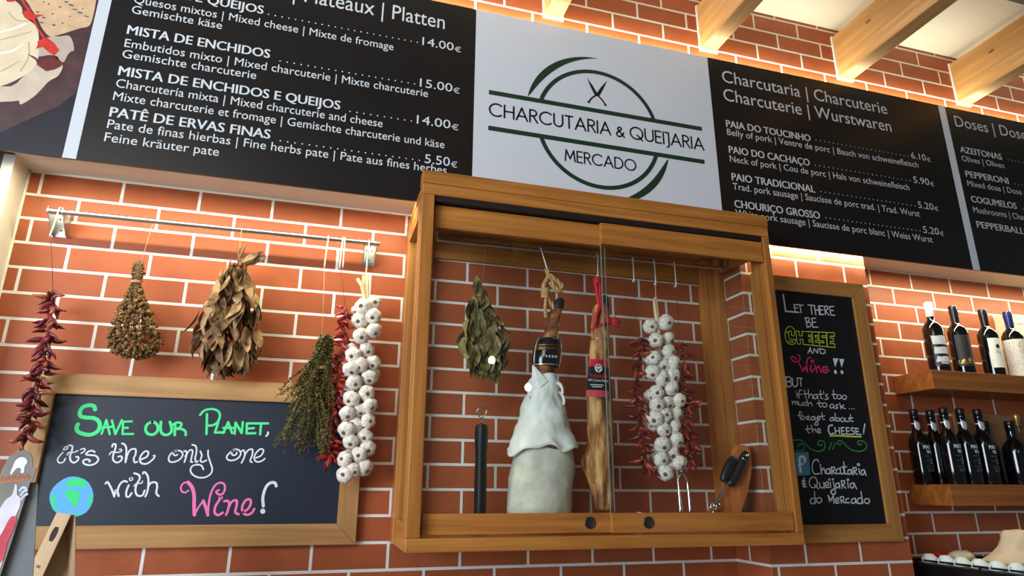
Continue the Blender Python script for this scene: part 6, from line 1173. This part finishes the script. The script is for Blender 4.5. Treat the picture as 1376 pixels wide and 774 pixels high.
m.face([m.bm.verts.new(on(u, v, .0016)) for u, v in c]); m.build('hand_slot', plain('slot_dark', (44, 32, 26), .8, var=.1), t)
m = MB()
for i in range(10): m.face([m.bm.verts.new(on(u, v, .0016)) for u, v in ((.36 + .028 * i, .69), (.375 + .028 * i, .69), (.375 + .028 * i, .705), (.36 + .028 * i, .705))])
m.build('stamp', plain('stamp_brown', (150, 120, 92), .8, var=.1), t)

t = thing('display_pack', 'hanging snack pack with white emblem and grey side card at the bottom left edge', 'package', (.33, -.66, 1.10))
m = MB(); Yp = -.66
CARDG = plain('grey_card', (116, 118, 122), .55, var=.03)
fl = lambda P: [(x, max(z, 1.1012)) for x, z in P]
C_ = D['pk_card']; C_ = [(C_[0][0] + (C_[0][0] - C_[1][0]) * 3.2, 1.1012)] + C_ + [(C_[-1][0] + .035, 1.1012)]
m.prism(C_, Yp + .010, Yp + .013); m.build('side_card', CARDG, t)
FILM = plain('pack_film', (150, 142, 138), .16, spec=.5, var=.16, scale=14)
m = MB(); O_ = D['pk_out']; xb = O_[1][0] + (O_[1][0] - O_[2][0]) / (O_[1][1] - O_[2][1]) * (1.1012 - O_[1][1])
m.prism([(xb - .10, 1.1012), (xb, 1.1012)] + O_[1:], Yp - .002, Yp + .002); m.build('pack', FILM, t)
y = Yp - .0026
m = MB(); m.flat(sm(D['pk_emb'], 3), y); m.build('white_emblem', plain('emblem_white', (240, 238, 232), .4, var=.03), t)
m = MB(); O_ = D['pk_or']
m.ribbon([(x, z - .002) for x, z in O_], .003, y)
for i in range(11):
    u = i / 10 * (len(O_) - 1.001); k = int(u); x = O_[k][0] + (O_[k + 1][0] - O_[k][0]) * (u - k); z = O_[k][1] + (O_[k + 1][1] - O_[k][1]) * (u - k)
    m.ribbon([(x - .0026, z), (x, z + .008 + .003 * (i % 2)), (x + .0026, z)], .0024, y - 1e-5 * i, smooth=False)
m.build('orange_script', plain('script_orange', (196, 112, 56), .5, var=.1), t)
m = MB(); m.flat(sm(D['pk_cloth'], 3), y); m.build('printed_cloth', plain('print_white', (228, 222, 230), .4, var=.08, scale=30), t)
m = MB(); m.flat(sm(D['pk_meat'], 3), y - .0003); m.build('printed_meat', plain('print_pink', (206, 70, 88), .4, var=.18, scale=40), t)
m = MB(); S_ = D['pk_str']
for i in range(3): m.ribbon(S_[3 * i:3 * i + 3], .005, y - .0003)
m.build('printed_stripes', plain('print_stripe', (206, 210, 226), .4, var=.1), t)

# ------------------------------------------------------------------ lamps in the room behind the viewer, seen only as glints in the glass
BULB = bpy.data.materials.new('lit_bulb'); BULB.use_nodes = True
bn = BULB.node_tree.nodes['Principled BSDF']; bn.inputs['Emission Color'].default_value = (1, .82, .56, 1); bn.inputs['Emission Strength'].default_value = 60
for lab_, x, y, z in (('left small pendant bulb in the room behind, mirrored in the cabinet glass', 2.303, -3.431, 2.566), ('right small pendant bulb in the room behind, mirrored in the cabinet glass', 2.604, -3.402, 2.353)):
    t = thing('pendant_lamp', lab_, 'lamp', (x, y, z - .03), 'pendant bulbs behind the viewer')
    MB().lathe([(.002, -.03), (.018, -.026), (.03, -.004), (.029, .008), (.016, .028), (.012, .04)], (x, y, z), 20).build('bulb', BULB, t, smooth=True)
    MB().lathe([(.013, .036), (.016, .04), (.016, .075), (.006, .085)], (x, y, z), 16).build('socket', BLACK_RUBBER, t, smooth=40)
    MB().tube([(x, y, z + .08), (x, y, 3.781)], .003, 6).build('cord', BLACK_RUBBER, t)
